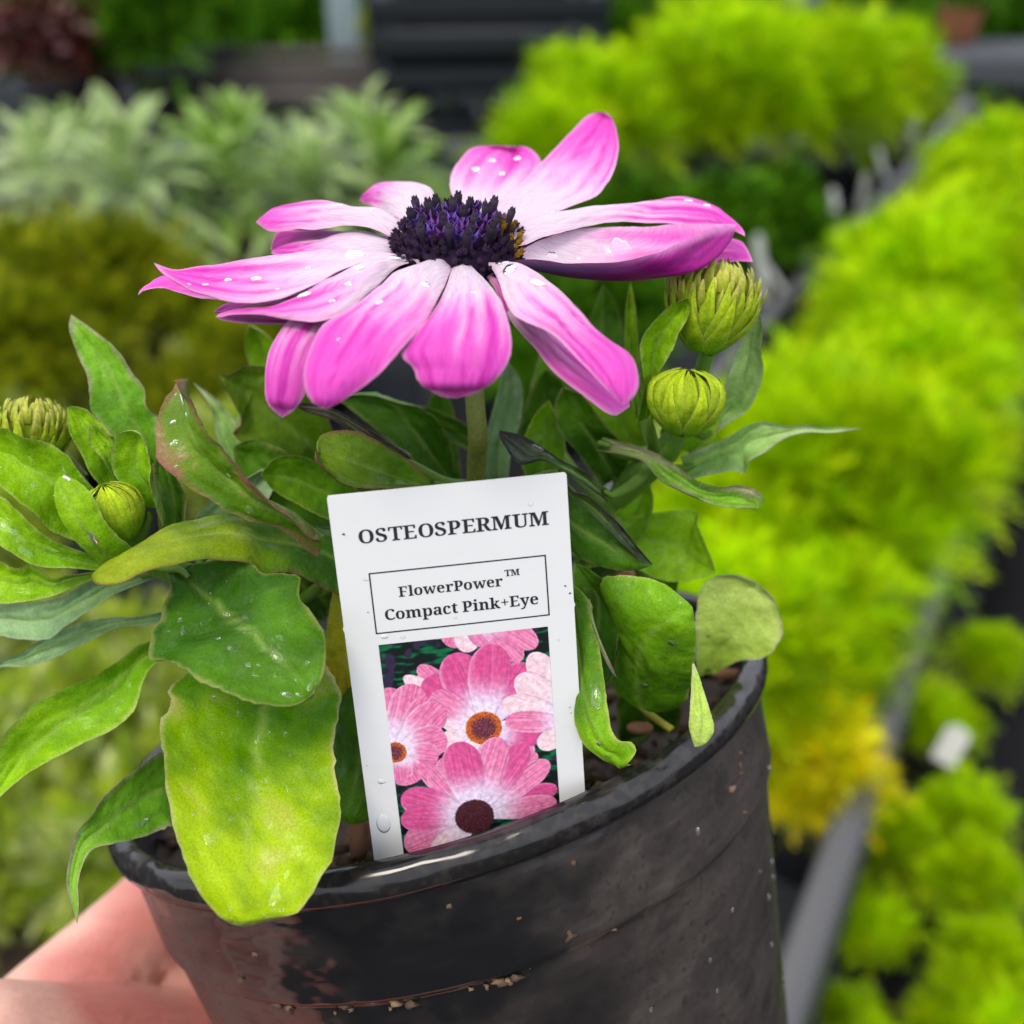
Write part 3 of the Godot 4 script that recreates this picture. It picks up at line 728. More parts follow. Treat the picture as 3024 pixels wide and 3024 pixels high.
	leaf(p, "olive", [940,1640,849,1575,807,1562,751,1544,673,1513,611,1476,559,1445,518,1409,476,1368,461,1326,458,1280,471,1223,487,1176,516,1155,518,1122], [940,1600,859,1538,828,1518,776,1471,740,1425,699,1378,663,1337,621,1290,585,1233,559,1181,533,1155,518,1122], [12.6, 11.9, 12.4], {"rim": 0.2, "blotch": 0.75, "wave": 0.1, "tilt": -0.2, "drops": 9, "label": "purple edged curled leaf", "stalk": false, "ragged": 0.03})
	leaf(p, "yellow", [990,1700,965,1850,960,1950,985,2080,1012,2110], [1090,1700,1080,1850,1075,1950,1060,2080,1012,2110], [14.2, 13.9, 13.8], {"rim": 0.02})
	leaf(p, "deep", [1110,1960,1030,2030,1008,2065,996,2110,985,2201,975,2269,976,2338,991,2383,1025,2429], [1200,1960,1180,2150,1160,2300,1110,2400,1070,2428,1025,2429], [14.2, 13.7, 13.6], {"rim": 0.04, "bulge": 0.15})
	leaf(p, "deep", [490,1690,505,1740,490,1785,478,1837,455,1871,441,1928,446,1946,484,1950,535,1968,586,2010,649,2036,712,2064,780,2081,843,2087,888,2076,928,2047], [560,1670,640,1655,725,1658,780,1690,850,1692,885,1705,888,1768,922,1814,956,1865,962,1928,956,1990,928,2047], [12.8, 11.9, 11.7], {"drops": 22, "rim": 0.05, "bulge": -0.22, "wave": 0.12, "tilt": 0.1})
	leaf(p, "lime", [690,1940,590,1970,498,2027,504,2053,495,2099,473,2127,467,2173,481,2224,490,2292,495,2355,507,2412,524,2480,541,2537,564,2594,592,2645,632,2691,666,2717,720,2726], [940,1940,990,2010,1010,2060,998,2110,986,2184,988,2250,998,2326,1005,2406,991,2486,974,2548,945,2600,911,2657,871,2699,790,2712,720,2726], [13.6, 12.1, 11.35], {"drops": 24, "rim": 0.06, "blotch": 0.35, "bulge": -0.2, "wave": 0.1, "label": "yellow green leaf hanging over the pot rim"})
	# right side
	leaf(p, "mid", [1690,1600,1760,1560,1830,1500,1880,1430,1900,1380], [1730,1680,1820,1650,1900,1580,1930,1480,1900,1380], [15.6, 15.3, 15.2], {"rim": 0.03})
	leaf(p, "fresh", [1750,1800,1830,1780,1900,1740,1960,1680,2000,1620], [1760,1880,1860,1880,1950,1830,2000,1740,2000,1620], [16.0, 15.8, 15.6], {"rim": 0.03})
	leaf(p, "mid", [1560,1440,1540,1340,1570,1240,1620,1180], [1650,1440,1670,1350,1660,1260,1620,1180], [15.0, 14.8, 14.8], {"rim": 0.03})
	leaf(p, "mid", [1080,1470,1000,1400,900,1350,820,1350,770,1400], [1060,1560,960,1530,880,1490,810,1450,770,1400], [14.4, 14.0, 13.8], {"rim": 0.03})
	leaf(p, "wet", [1640,1400,1690,1470,1770,1540,1830,1600,1890,1650,1929,1668], [1650,1385,1690,1448,1735,1466,1785,1504,1840,1560,1890,1622,1929,1668], [13.4, 13.2, 13.6], {"label": "blackened leaf margin", "rim": 0.05})
	leaf(p, "deep", [1640,1560,1700,1640,1800,1680,1870,1685,1929,1668], [1660,1410,1720,1470,1775,1515,1830,1575,1885,1635,1929,1668], [13.9, 13.6, 13.8], {"bulge": 0.1})
	leaf(p, "fresh", [1800,1640,1900,1690,1960,1715,2040,1715,2112,1690], [1830,1540,1866,1525,1950,1512,2053,1508,2059,1547,2078,1597,2102,1653,2112,1690], [15.4, 15.2, 15.0], {"rim": 0.03})
	leaf(p, "soft", [1760,1330,1830,1340,1897,1362,1947,1415,2016,1452,2059,1470,2096,1487,2158,1498,2239,1501], [1780,1290,1860,1311,1935,1336,2016,1388,2059,1420,2121,1440,2183,1433,2233,1446,2256,1472,2239,1501], [14.4, 13.8, 13.6], {"rim": 0.19, "wave": 0.1})
	leaf(p, "pale", [2020,1420,2155,1390,2199,1396,2210,1365,2261,1334,2310,1298,2373,1278,2460,1278,2540,1266], [2010,1350,2130,1300,2217,1253,2261,1247,2323,1259,2373,1256,2435,1261,2540,1264], [14.8, 14.6, 14.8], {"rim": 0.06, "wave": 0.06})
	leaf(p, "pale", [2060,1290,2110,1240,2128,1170,2150,1110,2180,1030,2205,970,2243,925], [2100,1290,2150,1250,2205,1215,2236,1160,2255,1097,2248,1047,2252,967,2243,925], [14.8, 14.4, 14.2], {"rim": 0.04})
	leaf(p, "fresh", [1880,1250,1900,1150,1893,1070,1890,1025,1902,985,1944,935,1985,899,2034,880], [1960,1250,1945,1120,1965,1070,1990,1025,2003,988,2028,947,2038,911,2034,880], [14.2, 13.6, 13.2], {"rim": 0.04, "bulge": -0.15})
	leaf(p, "fresh", [1960,1330,1950,1270,1980,1220,2040,1190], [2040,1340,2110,1290,2120,1220,2040,1190], [14.9, 14.7, 14.6], {})
	leaf(p, "deep", [1700,1850,1690,1740,1693,1665], [1790,2030,1812,1990,1818,1930,1833,1850,1838,1790,1800,1730,1740,1680,1693,1660], [13.9, 13.6, 13.6], {"rim": 0.03})
	leaf(p, "mid", [1800,2010,1830,1900,1800,1800,1775,1715,1823,1699,1898,1704,1960,1725,2003,1756,2042,1793], [2010,2080,2030,2060,2044,1994,2053,1939,2056,1883,2050,1833,2042,1793], [14.6, 13.5, 13.2], {"rim": 0.05, "bulge": 0.25, "drops": 4})
	leaf(p, "milky", [2044,1960,2040,2040,2036,2110,2035,2150,2052,2206], [2050,1960,2072,2020,2108,2140,2100,2175,2080,2196,2052,2206], [13.15, 13.1, 13.1], {"rim": 0.04, "bulge": 0.05, "stalk": false})
	leaf(p, "milky", [2060,2000,2053,1900,2053,1830,2070,1740,2110,1704,2170,1697,2235,1722], [2110,1990,2180,1953,2250,1945,2290,1915,2312,1870,2305,1825,2280,1765,2235,1722], [15.6, 14.8, 14.6], {"rim": 0.06, "blotch": 0.08, "drops": 5})
	leaf(p, "mid", [1680,1760,1685,1900,1690,2060,1710,2170,1760,2225,1800,2250,1850,2262], [1696,1727,1742,1777,1750,1833,1772,1932,1790,2063,1804,2146,1829,2185,1866,2190,1880,2220,1850,2262], [13.5, 12.9, 12.8], {"rim": 0.07, "bulge": 0.08, "tilt": -0.15, "wave": 0.05, "drops": 4})
	leaf(p, "dead", [1735,1775,1745,1835,1770,1910,1800,1975,1822,2003], [1742,1770,1754,1833,1780,1905,1808,1970,1822,2003], [12.9, 12.7, 12.7], {"label": "dry brown strip of leaf edge", "bulge": 0.0, "stalk": false})
	leaf(p, "deep", [1830,2200,1820,2100,1835,2010,1870,1960], [2000,2160,2010,2090,1960,2000,1870,1960], [16.0, 15.6, 15.4], {})

# ------------------------------------------------------------------ buds
func bud(plant: Node3D, c: Vector3, axis: Vector3, rx: float, ry: float, rays: bool, called_label: String, sd: int) -> void:
	axis = axis.normalized()
	var s := axis.cross(Vector3(0, 0, 1)).normalized()
	var t := axis.cross(s)
	var on := func(th: float, ph: float, k: float) -> Vector3: return c + axis * (ry * sin(th) * k) + (s * cos(ph) + t * sin(ph)) * (rx * cos(th) * (1.0 + 0.24 * sin(th)) * k)
	var g := Geo.new()
	var prof := PackedVector2Array()
	for i in 13:
		var th := lerpf(-PI / 2, PI / 2, i / 12.0)
		prof.append(Vector2(maxf(rx * cos(th) * (1.0 + 0.24 * sin(th)), 0.0001), ry * sin(th)) * 0.0096)
	var b := Basis(dir(s), dir(axis), dir(s).cross(dir(axis)))
	lathe(g, prof, 28, Color(0.3, 0.42, 0.015), Transform3D(b, cm(c)))
	var body := put(g.mesh(), "bud", M.leaf, plant, true)
	body.set_meta("label", called_label)
	rng.seed = sd
	for ring in 3:
		var cnt: int = [11, 10, 8][ring]
		for k in cnt:
			var ph := TAU * (k + 0.37 * ring) / cnt + rng.randf_range(-0.12, 0.12)
			var top: float = ([0.75, 0.55, 0.25][ring] if rays else [1.45, 1.3, 0.85][ring]) + rng.randf_range(-0.1, 0.12)
			var flare := (0.2 if rays else 0.07) + rng.randf_range(0.0, 0.06)
			var L := PackedVector3Array()
			var R := PackedVector3Array()
			for i in 9:
				var f := i / 8.0
				var th := lerpf(-1.3, top, f)
				var w := 0.33 * minf(smoothstep(-0.1, 0.3, f), (1.0 - f) / 0.62) / maxf(0.4, cos(th))
				if f > 0.99: w = 0.0
				var k2 := 1.02 + 0.035 * ring + flare * f * f * f
				L.append(on.call(th, ph - w, k2) + axis * (0.1 * ry * f * f * f))
				R.append(on.call(th, ph + w, k2) + axis * (0.1 * ry * f * f * f))
			var tone := rng.randf_range(0.75, 1.15)
			var look := func(u: float, v: float, _sd: float, _w: float, _t: float) -> Color:
				var cc := Color(0.13, 0.32, 0.005).lerp(Color(0.5, 0.66, 0.012), smoothstep(0.1, 0.9, v))
				cc = cc.lerp(Color(0.10, 0.2, 0.008), 0.35 * exp(-pow((u - 0.5) / 0.08, 2.0)))
				return cc.lerp(Color(0.48, 0.52, 0.10), 0.6 * exp(-pow((minf(u, 1 - u)) / 0.1, 2.0))) * (tone + 0.25 * fn.get_noise_2d(v * 80.0 + ph * 30.0, u * 60.0))
			var outw: Vector3 = (s * cos(ph) + t * sin(ph))
			var bl := blade(L, R, {"look": look, "nv": 14, "nu": 10, "bulge": 0.02, "ref": outw, "thick": 0.03})
			put(bl.geo.mesh(), "sepal", M.leaf, body)
	if rays:
		for k in 90:
			var ph := TAU * k * 0.618 + rng.randf_range(-0.1, 0.1)
			var lift := rng.randf_range(0.8, 1.7)
			var L := PackedVector3Array()
			var R := PackedVector3Array()
			for i in 6:
				var f := i / 5.0
				var th := lerpf(0.1 + 0.28 * (k % 4), 0.62 + 0.24 * (k % 4), f)
				var w := (0.075 + 0.03 * (k % 3)) * sqrt(1.0 - f * 0.98) / maxf(0.3, cos(th))
				var k2 := 0.97 + 0.03 * (k % 2) + 0.3 * f * lift
				L.append(on.call(th, ph - w, k2))
				R.append(on.call(th, ph + w, k2))
			var look := func(u: float, v: float, _sd: float, _w: float, _t: float) -> Color:
				return (Color(0.36, 0.46, 0.01).lerp(Color(0.68, 0.66, 0.12), v).lerp(Color(0.5, 0.36, 0.25), smoothstep(0.8, 1.0, v) * 0.6)) * (0.85 + 0.3 * fn.get_noise_2d(ph * 90.0, u * 40.0))
			var bl := blade(L, R, {"look": look, "nv": 8, "nu": 4, "bulge": 0.02, "ref": s * cos(ph) + t * sin(ph), "thick": 0.02})
			put(bl.geo.mesh(), "ray_floret", M.leaf, body)

# ------------------------------------------------------------------ pot
const PC := Vector3(-1.224, -2.962, 17.474)
const PN := Vector3(-0.24762, 0.95071, -0.18664)
func pot_frame() -> Transform3D:
	var n := dir(PN)
	var x := dir(Vector3(1, 0, 0) - PN * PN.x)
	return Transform3D(Basis(x, n, x.cross(n)), cm(PC))
func pot_point(s: float, phi: float, r: float) -> Vector3:   # lens cm; phi 0 left, 90 degrees away from the camera
	var left := -(Vector3(1, 0, 0) - PN * PN.x).normalized()
	var away := left.cross(PN)
	if away.z < 0: away = -away
	return PC - PN * s + (left * cos(phi) + away * sin(phi)) * r

func build_pot() -> Node3D:
	var base := cm(PC - PN * 9.6)
	var p := thing("plant_pot", "muddy wet black plastic nursery pot held in the hand", "pot", base)
	var fr := pot_frame()
	var w := 1024
	var h := 384
	var alb := Image.create(w, h, false, Image.FORMAT_RGB8)
	var rou := Image.create(w, h, false, Image.FORMAT_RGB8)
	var total := 11.6
	for y in h:
		var s := float(y) / h * total      # cm down from the lip along the outside
		for x in w:
			var a := float(x) / w * TAU
			var nx := cos(a) * 5.0
			var nz := sin(a) * 5.0
			var big := fn.get_noise_3d(nx * 9.0, s * 12.0, nz * 9.0)
			var med := fn.get_noise_3d(nx * 34.0, s * 40.0 + 50.0, nz * 34.0)
			var fine := fn.get_noise_3d(nx * 120.0, s * 120.0 + 90.0, nz * 120.0)
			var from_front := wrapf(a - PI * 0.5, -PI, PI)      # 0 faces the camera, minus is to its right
			var side := smoothstep(0.15, 0.95, absf(from_front - 0.12) + 0.22 * big + 0.12 * med + (0.12 if s > 2.62 else 0.0))  # painted reflection: pale sky on the flanks, dark viewer in front, plus dust
			var film_and_glare := side * (0.8 + 0.2 * smoothstep(-0.4, 0.2, big + 0.3 * med))
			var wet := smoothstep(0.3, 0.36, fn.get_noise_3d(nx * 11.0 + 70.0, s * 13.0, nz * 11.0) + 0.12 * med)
			var dust_and_glare := film_and_glare * (1.0 - 0.3 * wet) + 0.1 * smoothstep(0.0, 0.3, big + 0.5 * med)
			if s < 1.12: dust_and_glare = 0.1 + 0.4 * smoothstep(-0.1, 0.4, fine + 0.6 * med) * (0.5 + 0.5 * side)
			dust_and_glare = clampf(dust_and_glare, 0, 1)
			var c := Color(0.008, 0.008, 0.009).lerp(Color(0.066, 0.052, 0.044) * (1.0 + 0.25 * fine), dust_and_glare * 0.85)  # black plastic towards dust brown, with the painted sky glare mixed in
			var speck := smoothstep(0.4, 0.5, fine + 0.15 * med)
			c = c.lerp(Color(0.006, 0.006, 0.007), speck * 0.6 * dust_and_glare)
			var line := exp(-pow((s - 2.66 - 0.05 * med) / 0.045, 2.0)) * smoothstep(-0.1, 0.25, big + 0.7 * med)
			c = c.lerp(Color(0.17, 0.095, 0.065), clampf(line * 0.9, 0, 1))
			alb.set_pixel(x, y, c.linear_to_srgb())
			var rr := clampf(0.13 + 0.26 * dust_and_glare + 0.05 * med + 0.2 * line, 0.08, 0.9)
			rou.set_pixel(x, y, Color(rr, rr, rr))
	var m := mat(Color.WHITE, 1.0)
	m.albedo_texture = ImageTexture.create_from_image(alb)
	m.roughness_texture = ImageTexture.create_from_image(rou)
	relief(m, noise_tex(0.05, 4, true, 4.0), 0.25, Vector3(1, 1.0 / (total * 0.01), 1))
	# outside wall with rolled lip and a collar above the step
	var prof := PackedVector2Array()
	for q in [[4.86, -0.5], [4.84, -0.2], [4.88, -0.06], [4.97, 0.0], [5.08, -0.02], [5.17, -0.09], [5.21, -0.2], [5.2, -0.33], [5.15, -0.42], [5.02, -0.47], [5.0, -0.52], [4.98, -1.0], [4.95, -1.76], [4.93, -1.83], [4.87, -1.88], [4.84, -1.95], [4.4, -5.5], [3.95, -9.1], [3.85, -9.5], [3.6, -9.6], [0.01, -9.6]]:
		prof.append(Vector2(q[0], q[1]) * 0.01)
	var g := Geo.new()
	lathe(g, prof, 120, Color.WHITE, fr, 0.0)
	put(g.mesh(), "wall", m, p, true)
	var inner := PackedVector2Array()
	for q in [[3.4, -9.2], [4.55, -3.0], [4.86, -0.48]]: inner.append(Vector2(q[0], q[1]) * 0.01)
	var g2 := Geo.new()
	lathe(g2, inner, 80, Color.WHITE, fr)
	put(g2.mesh(), "inner_wall", M.pot_black, p, true)
	# crumbs of soil and water beads stuck to the outside
	rng.seed = 12
	var crumb := Geo.new()
	for k in 34:
		var phi := deg_to_rad(rng.randf_range(-150, -20))
		var s := rng.randf_range(0.7, 1.75)
		if k > 16: s = 1.9 + rng.randf_range(-0.06, 0.08)
		if k > 16: phi = deg_to_rad(rng.randf_range(-115, -60))
		var r0 := 4.98 - 0.02 * s
		var c := pot_point(s, phi, r0 if s < 1.8 else 4.88)
		lump(crumb, c, rng.randf_range(0.02, 0.055), Color(0.14, 0.085, 0.05) * rng.randf_range(0.5, 1.7))
	put(crumb.mesh(), "dirt_crumb", M.soil, p, true).set_meta("kind", "stuff")
	for k in 26:
		var phi := deg_to_rad(rng.randf_range(-175, -130))
		if k > 19: phi = deg_to_rad(rng.randf_range(-120, -50))
		var s := rng.randf_range(0.9, 6.0)
		var r0 := 4.995 - 0.025 * s if s < 1.75 else 4.84 - (s - 1.95) * 0.124
		var nn := dir(pot_point(s, phi, 1.0) - pot_point(s, phi, 0.0))
		var r := rng.randf_range(0.02, 0.05)
		var sd := nn.cross(dir(PN)).normalized()
		var o := put(drop_mesh, "water_drop", M.water, p, true)
		o.transform = Transform3D(Basis(sd * r * 0.01, nn * r * 0.01, sd.cross(nn) * r * 0.013), cm(pot_point(s, phi, r0)) - p.position)
	return p

func lump(g: Geo, c: Vector3, r: float, col: Color) -> void:
	var first := g.v.size()
	var off := Vector3(rng.randf(), rng.randf(), rng.randf()) * 40.0
	var sx := rng.randf_range(0.5, 2.4)
	for i in 5:
		var th := lerpf(-PI / 2, PI / 2, i / 4.0)
		for k in 7:
			var ph := TAU * k / 6.0
			var d := Vector3(cos(th) * cos(ph) * sx, sin(th), cos(th) * sin(ph))
			var rr := r * (1.0 + 1.3 * fn.get_noise_3dv(Vector3(cos(th) * cos(ph), sin(th), cos(th) * sin(ph)) * 30.0 + off))
			g.vert(cm(c + d * rr), dir(d), col)
	for i in 4:
		for k in 6:
			var a := first + i * 7 + k
			g.quad(a, a + 7, a + 8, a + 1)

func build_soil() -> void:
	var at := cm(PC - PN * 1.0)
	var o := thing("potting_soil", "dark crumbly potting soil inside the black pot", "soil", at, 0.0, "", "stuff")
	var g := Geo.new()
	rng.seed = 31
	var rings := 26
	for i in rings + 1:
		var r := 4.78 * i / rings
		for k in 61:
			var ph := TAU * k / 60.0
			var q := pot_point(0, ph, r) - PC
			var hgt := -1.05 + 0.16 * fn.get_noise_3dv(q * 30.0) + 0.1 * fn.get_noise_3dv(q * 90.0)
			g.vert(cm(pot_point(-hgt, ph, r)), dir(PN), Color(0.035, 0.022, 0.014) * (1.0 + 0.8 * fn.get_noise_3dv(q * 140.0)))
	for i in rings:
		for k in 60:
			var a := i * 61 + k
			g.quad(a, a + 61, a + 62, a + 1)
	for k in 900:
		var r := 4.6 * sqrt(rng.randf())
		var ph := rng.randf() * TAU
		lump(g, pot_point(1.0, ph, r), rng.randf_range(0.03, 0.1), [Color(0.03, 0.018, 0.01), Color(0.07, 0.04, 0.022), Color(0.12, 0.07, 0.035)][rng.randi() % 3] * rng.randf_range(0.6, 1.5))
	put(g.mesh(), "soil_crumbs", M.soil, o, true)
	var spots := [[1745, 1700, 18.2, 0.5, 0.28], [1830, 1690, 18.4, 0.55, 0.25], [1905, 1700, 18.3, 0.5, 0.25], [1062, 2470, 13.9, 0.25, 0.7], [720, 2500, 14.4, 0.5, 0.25], [1890, 2150, 15.2, 0.35, 0.18], [2150, 1990, 17.2, 0.5, 0.2]]
	for s in spots:
		var b := Geo.new()
		chip(b, lens(s[0], s[1], s[2]), s[3], s[4])
		put(b.mesh(), "bark_chip", M.soil, o, true)

func chip(g: Geo, c: Vector3, l: float, w: float) -> void:
	var first := g.v.size()
	var prof := [[-1.0, 0.5], [-0.6, 0.9], [0.0, 1.0], [0.6, 0.8], [1.0, 0.4]]
	for q in prof:
		for k in 9:
			var a := TAU * k / 8.0
			var d := Vector3(0, cos(a), sin(a))
			var n := 1.0 + 0.4 * fn.get_noise_3d(q[0] * 40.0 + c.x * 90.0, cos(a) * 30.0, sin(a) * 30.0)
			g.vert(cm(c + Vector3(q[0] * l * 0.5, cos(a) * w * 0.5 * q[1] * n, sin(a) * 0.18 * q[1] * n)), dir(d), Color(0.26, 0.12, 0.065) * (0.5 + 0.5 * n))
	for i in prof.size() - 1:
		for k in 8:
			var a := first + i * 9 + k
			g.quad(a, a + 9, a + 10, a + 1)
	for e in [0, prof.size() - 1]:
		var m := g.vert(cm(c + Vector3(prof[e][0] * l * 0.5, 0, 0)), dir(Vector3(prof[e][0], 0, 0)), Color(0.34, 0.16, 0.09))
		for k in 8: g.tri(m, first + e * 9 + k, first + e * 9 + k + 1)

# ------------------------------------------------------------------ printed plant label
const LS := 1.045
const LT := Vector3(-1.91107, 0.16421, 11.3284) * LS
const LU := Vector3(0.99187, 0.10063, 0.07789)
const LV := Vector3(0.07129, -0.94641, 0.315)
func on_label(u: float, v: float, lift := 0.0) -> Vector3:
	var n := LU.cross(LV)
	if n.z > 0: n = -n
	var q := (u - 1.25) / 1.25
	return LT + LU * (u * LS) + LV * (v * LS) + n * (lift + 0.04 * (1.0 - q * q) * smoothstep(0.0, 5.0, v))
func label_sheet(u0: float, v0: float, u1: float, v1: float, lift: float, nx := 12, ny := 20) -> Geo:
	var g := Geo.new()
	var n := LU.cross(LV)
	if n.z > 0: n = -n
	for j in ny + 1:
		for i in nx + 1:
			var u := lerpf(u0, u1, float(i) / nx)
			var v := lerpf(v0, v1, float(j) / ny)
			g.vert(cm(on_label(u, v, lift)), dir(n), Color.WHITE, Vector2(float(i) / nx, float(j) / ny))
	for j in ny:
		for i in nx:
			var a := j * (nx + 1) + i
			g.quad(a, a + 1, a + nx + 2, a + nx + 1)
	return g
func build_label() -> void:
	var base := cm(on_label(1.25, 5.2))
	var o := thing("plant_label", "white plastic plant label with printed name and photo of pink daisies", "label", base)
	var g := Geo.new()
	var n := LU.cross(LV)
	if n.z > 0: n = -n
	# sheet with thickness, small nicks on both long edges, tapering to a point down in the soil
	var rows := []
	var vs := [0.0, 0.02, 0.3, 0.6, 0.9, 1.2, 1.4, 1.46, 1.5, 1.54, 1.58, 1.8, 2.2, 2.6, 3.0, 3.4, 3.8, 4.2, 4.6, 5.0, 5.4, 6.2]
	for v in vs:
		var nick := 0.012 if absf(v - 1.5) < 0.01 else 0.0
		var cut := 0.015 if v < 0.01 else 0.0
		var taper := maxf(0.0, (v - 5.0)) * 0.8
		rows.append([0.0 + cut - nick + taper, 2.5 - cut + nick - taper])
	var nx := 14
	for side in [1.0, -1.0]:
		var first := g.v.size()
		for j in vs.size():
			for i in nx + 1:
				g.vert(cm(on_label(lerpf(rows[j][0], rows[j][1], float(i) / nx), vs[j], side * 0.02)), dir(n * side), Color.WHITE, Vector2(i, j))
		for j in vs.size() - 1:
			for i in nx:
				var a := first + j * (nx + 1) + i
				if side > 0: g.quad(a, a + 1, a + nx + 2, a + nx + 1)
				else: g.quad(a, a + nx + 1, a + nx + 2, a + 1)
	var edge := []
	for i in nx + 1: edge.append(Vector2(lerpf(rows[0][0], rows[0][1], float(i) / nx), vs[0]))
	for j in range(1, vs.size()): edge.append(Vector2(rows[j][1], vs[j]))
	for j in range(vs.size() - 1, -1, -1): edge.append(Vector2(rows[j][0], vs[j]))
	for i in edge.size() - 1:
		var ea: Vector2 = edge[i]
		var eb: Vector2 = edge[i + 1]
		var d := (eb - ea)
		var nn := dir(LU * d.y - LV * d.x)
		var a := g.vert(cm(on_label(ea.x, ea.y, 0.02)), nn)
		var b := g.vert(cm(on_label(eb.x, eb.y, 0.02)), nn)
		var c := g.vert(cm(on_label(eb.x, eb.y, -0.02)), nn)
		var e := g.vert(cm(on_label(ea.x, ea.y, -0.02)), nn)
		g.quad(a, e, c, b)
	M.card = relief(mat(Color(0.76, 0.76, 0.755), 0.32), noise_tex(0.02, 2, true, 2.0), 0.1, Vector3(40, 40, 40), true)
	put(g.mesh(), "card", M.card, o, true)
	# printed photograph
	var ph := put(label_sheet(0.345, 1.722, 2.195, 4.55, 0.0235).mesh(), "printed_photo", null, o, true)
	var m := mat(Color.WHITE, 0.3)
	m.albedo_texture = ImageTexture.create_from_image(daisy_print())
	ph.material_override = m
	# printed frame
	for q in [[0.33, 0.885, 2.226, 0.9], [0.33, 1.578, 2.226, 1.593], [0.33, 0.9, 0.345, 1.578], [2.211, 0.9, 2.226, 1.578]]:
		put(label_sheet(q[0], q[1], q[2], q[3], 0.0235, 8, 8).mesh(), "printed_line", M.ink, o, true)
	var serif := SystemFont.new()
	serif.font_names = PackedStringArray(["Droid Serif"])
	serif.font_weight = 700
	for q in [["OSTEOSPERMUM", 0.274, 2.28, 0.55, 0.0], ["FlowerPower", 0.622, 1.742, 1.19, 0.0], ["TM", 1.768, 1.93, 1.084, 0.0], ["Compact Pink+Eye", 0.452, 2.109, 1.443, 0.0]]:
		var tm := TextMesh.new()
		tm.font = serif
		tm.text = q[0]
		tm.font_size = 48
		tm.pixel_size = 0.01
		tm.depth = 0.001
		tm.curve_step = 0.4
		tm.horizontal_alignment = HORIZONTAL_ALIGNMENT_LEFT
		tm.vertical_alignment = VERTICAL_ALIGNMENT_BOTTOM
		var bb := tm.get_aabb()
		var arr := tm.surface_get_arrays(0) if tm.get_surface_count() == 1 else tm.surface_get_arrays(0)
		var vv: PackedVector3Array = arr[Mesh.ARRAY_VERTEX]
		# baseline: bottom of the flat letters
		var ref := TextMesh.new()
		ref.font = serif; ref.text = "E"; ref.font_size = 48; ref.pixel_size = 0.01; ref.depth = 0.001
		ref.vertical_alignment = VERTICAL_ALIGNMENT_BOTTOM
		var y0 := ref.get_aabb().position.y
		var k: float = (q[2] - q[1]) / bb.size.x
		var ky := k * (0.93 if q[0] == "OSTEOSPERMUM" else 0.98)
		var gg := Geo.new()
		var ii: PackedInt32Array = arr[Mesh.ARRAY_INDEX]
		for p in vv:
			gg.vert(cm(on_label(q[1] + (p.x - bb.position.x) * k, q[3] - (p.y - y0) * ky, 0.0235 + (0.0012 if p.z > 0 else 0.0))), dir(n))
		gg.ix = ii
		put(gg.mesh(), "printed_text", M.ink, o, true)
	var dirt := Geo.new()
	rng.seed = 19
	for k in 7:
		lump(dirt, on_label(rng.randf_range(0.04, 0.28) if k % 2 else rng.randf_range(2.26, 2.46), rng.randf_range(0.1, 4.2), 0.022), rng.randf_range(0.004, 0.011), Color(0.12, 0.08, 0.05))
	put(dirt.mesh(), "dirt_speck", M.soil, o, true).set_meta("kind", "stuff")
	# beads and smears of water on the card
	rng.seed = 8
	for q in [[0.16, 3.95, 0.085, 1.5], [0.2, 3.4, 0.05, 0.6], [0.42, 1.63, 0.05, 0.5], [0.62, 1.66, 0.03, 0.8], [1.2, 1.5, 0.02, 1.0], [2.1, 0.3, 0.03, 1.0], [2.3, 1.9, 0.015, 1.0], [0.3, 0.95, 0.04, 0.5]]:
		var s := dir(LU)
		var nn := dir(n)
		var t := s.cross(nn)
		var w := put(drop_mesh, "water_drop", M.water, o, true)
		w.transform = Transform3D(Basis(s * q[2] * 0.01, nn * q[2] * 0.006, t * q[2] * q[3] * 0.01), cm(on_label(q[0], q[1], 0.021)) - o.position)

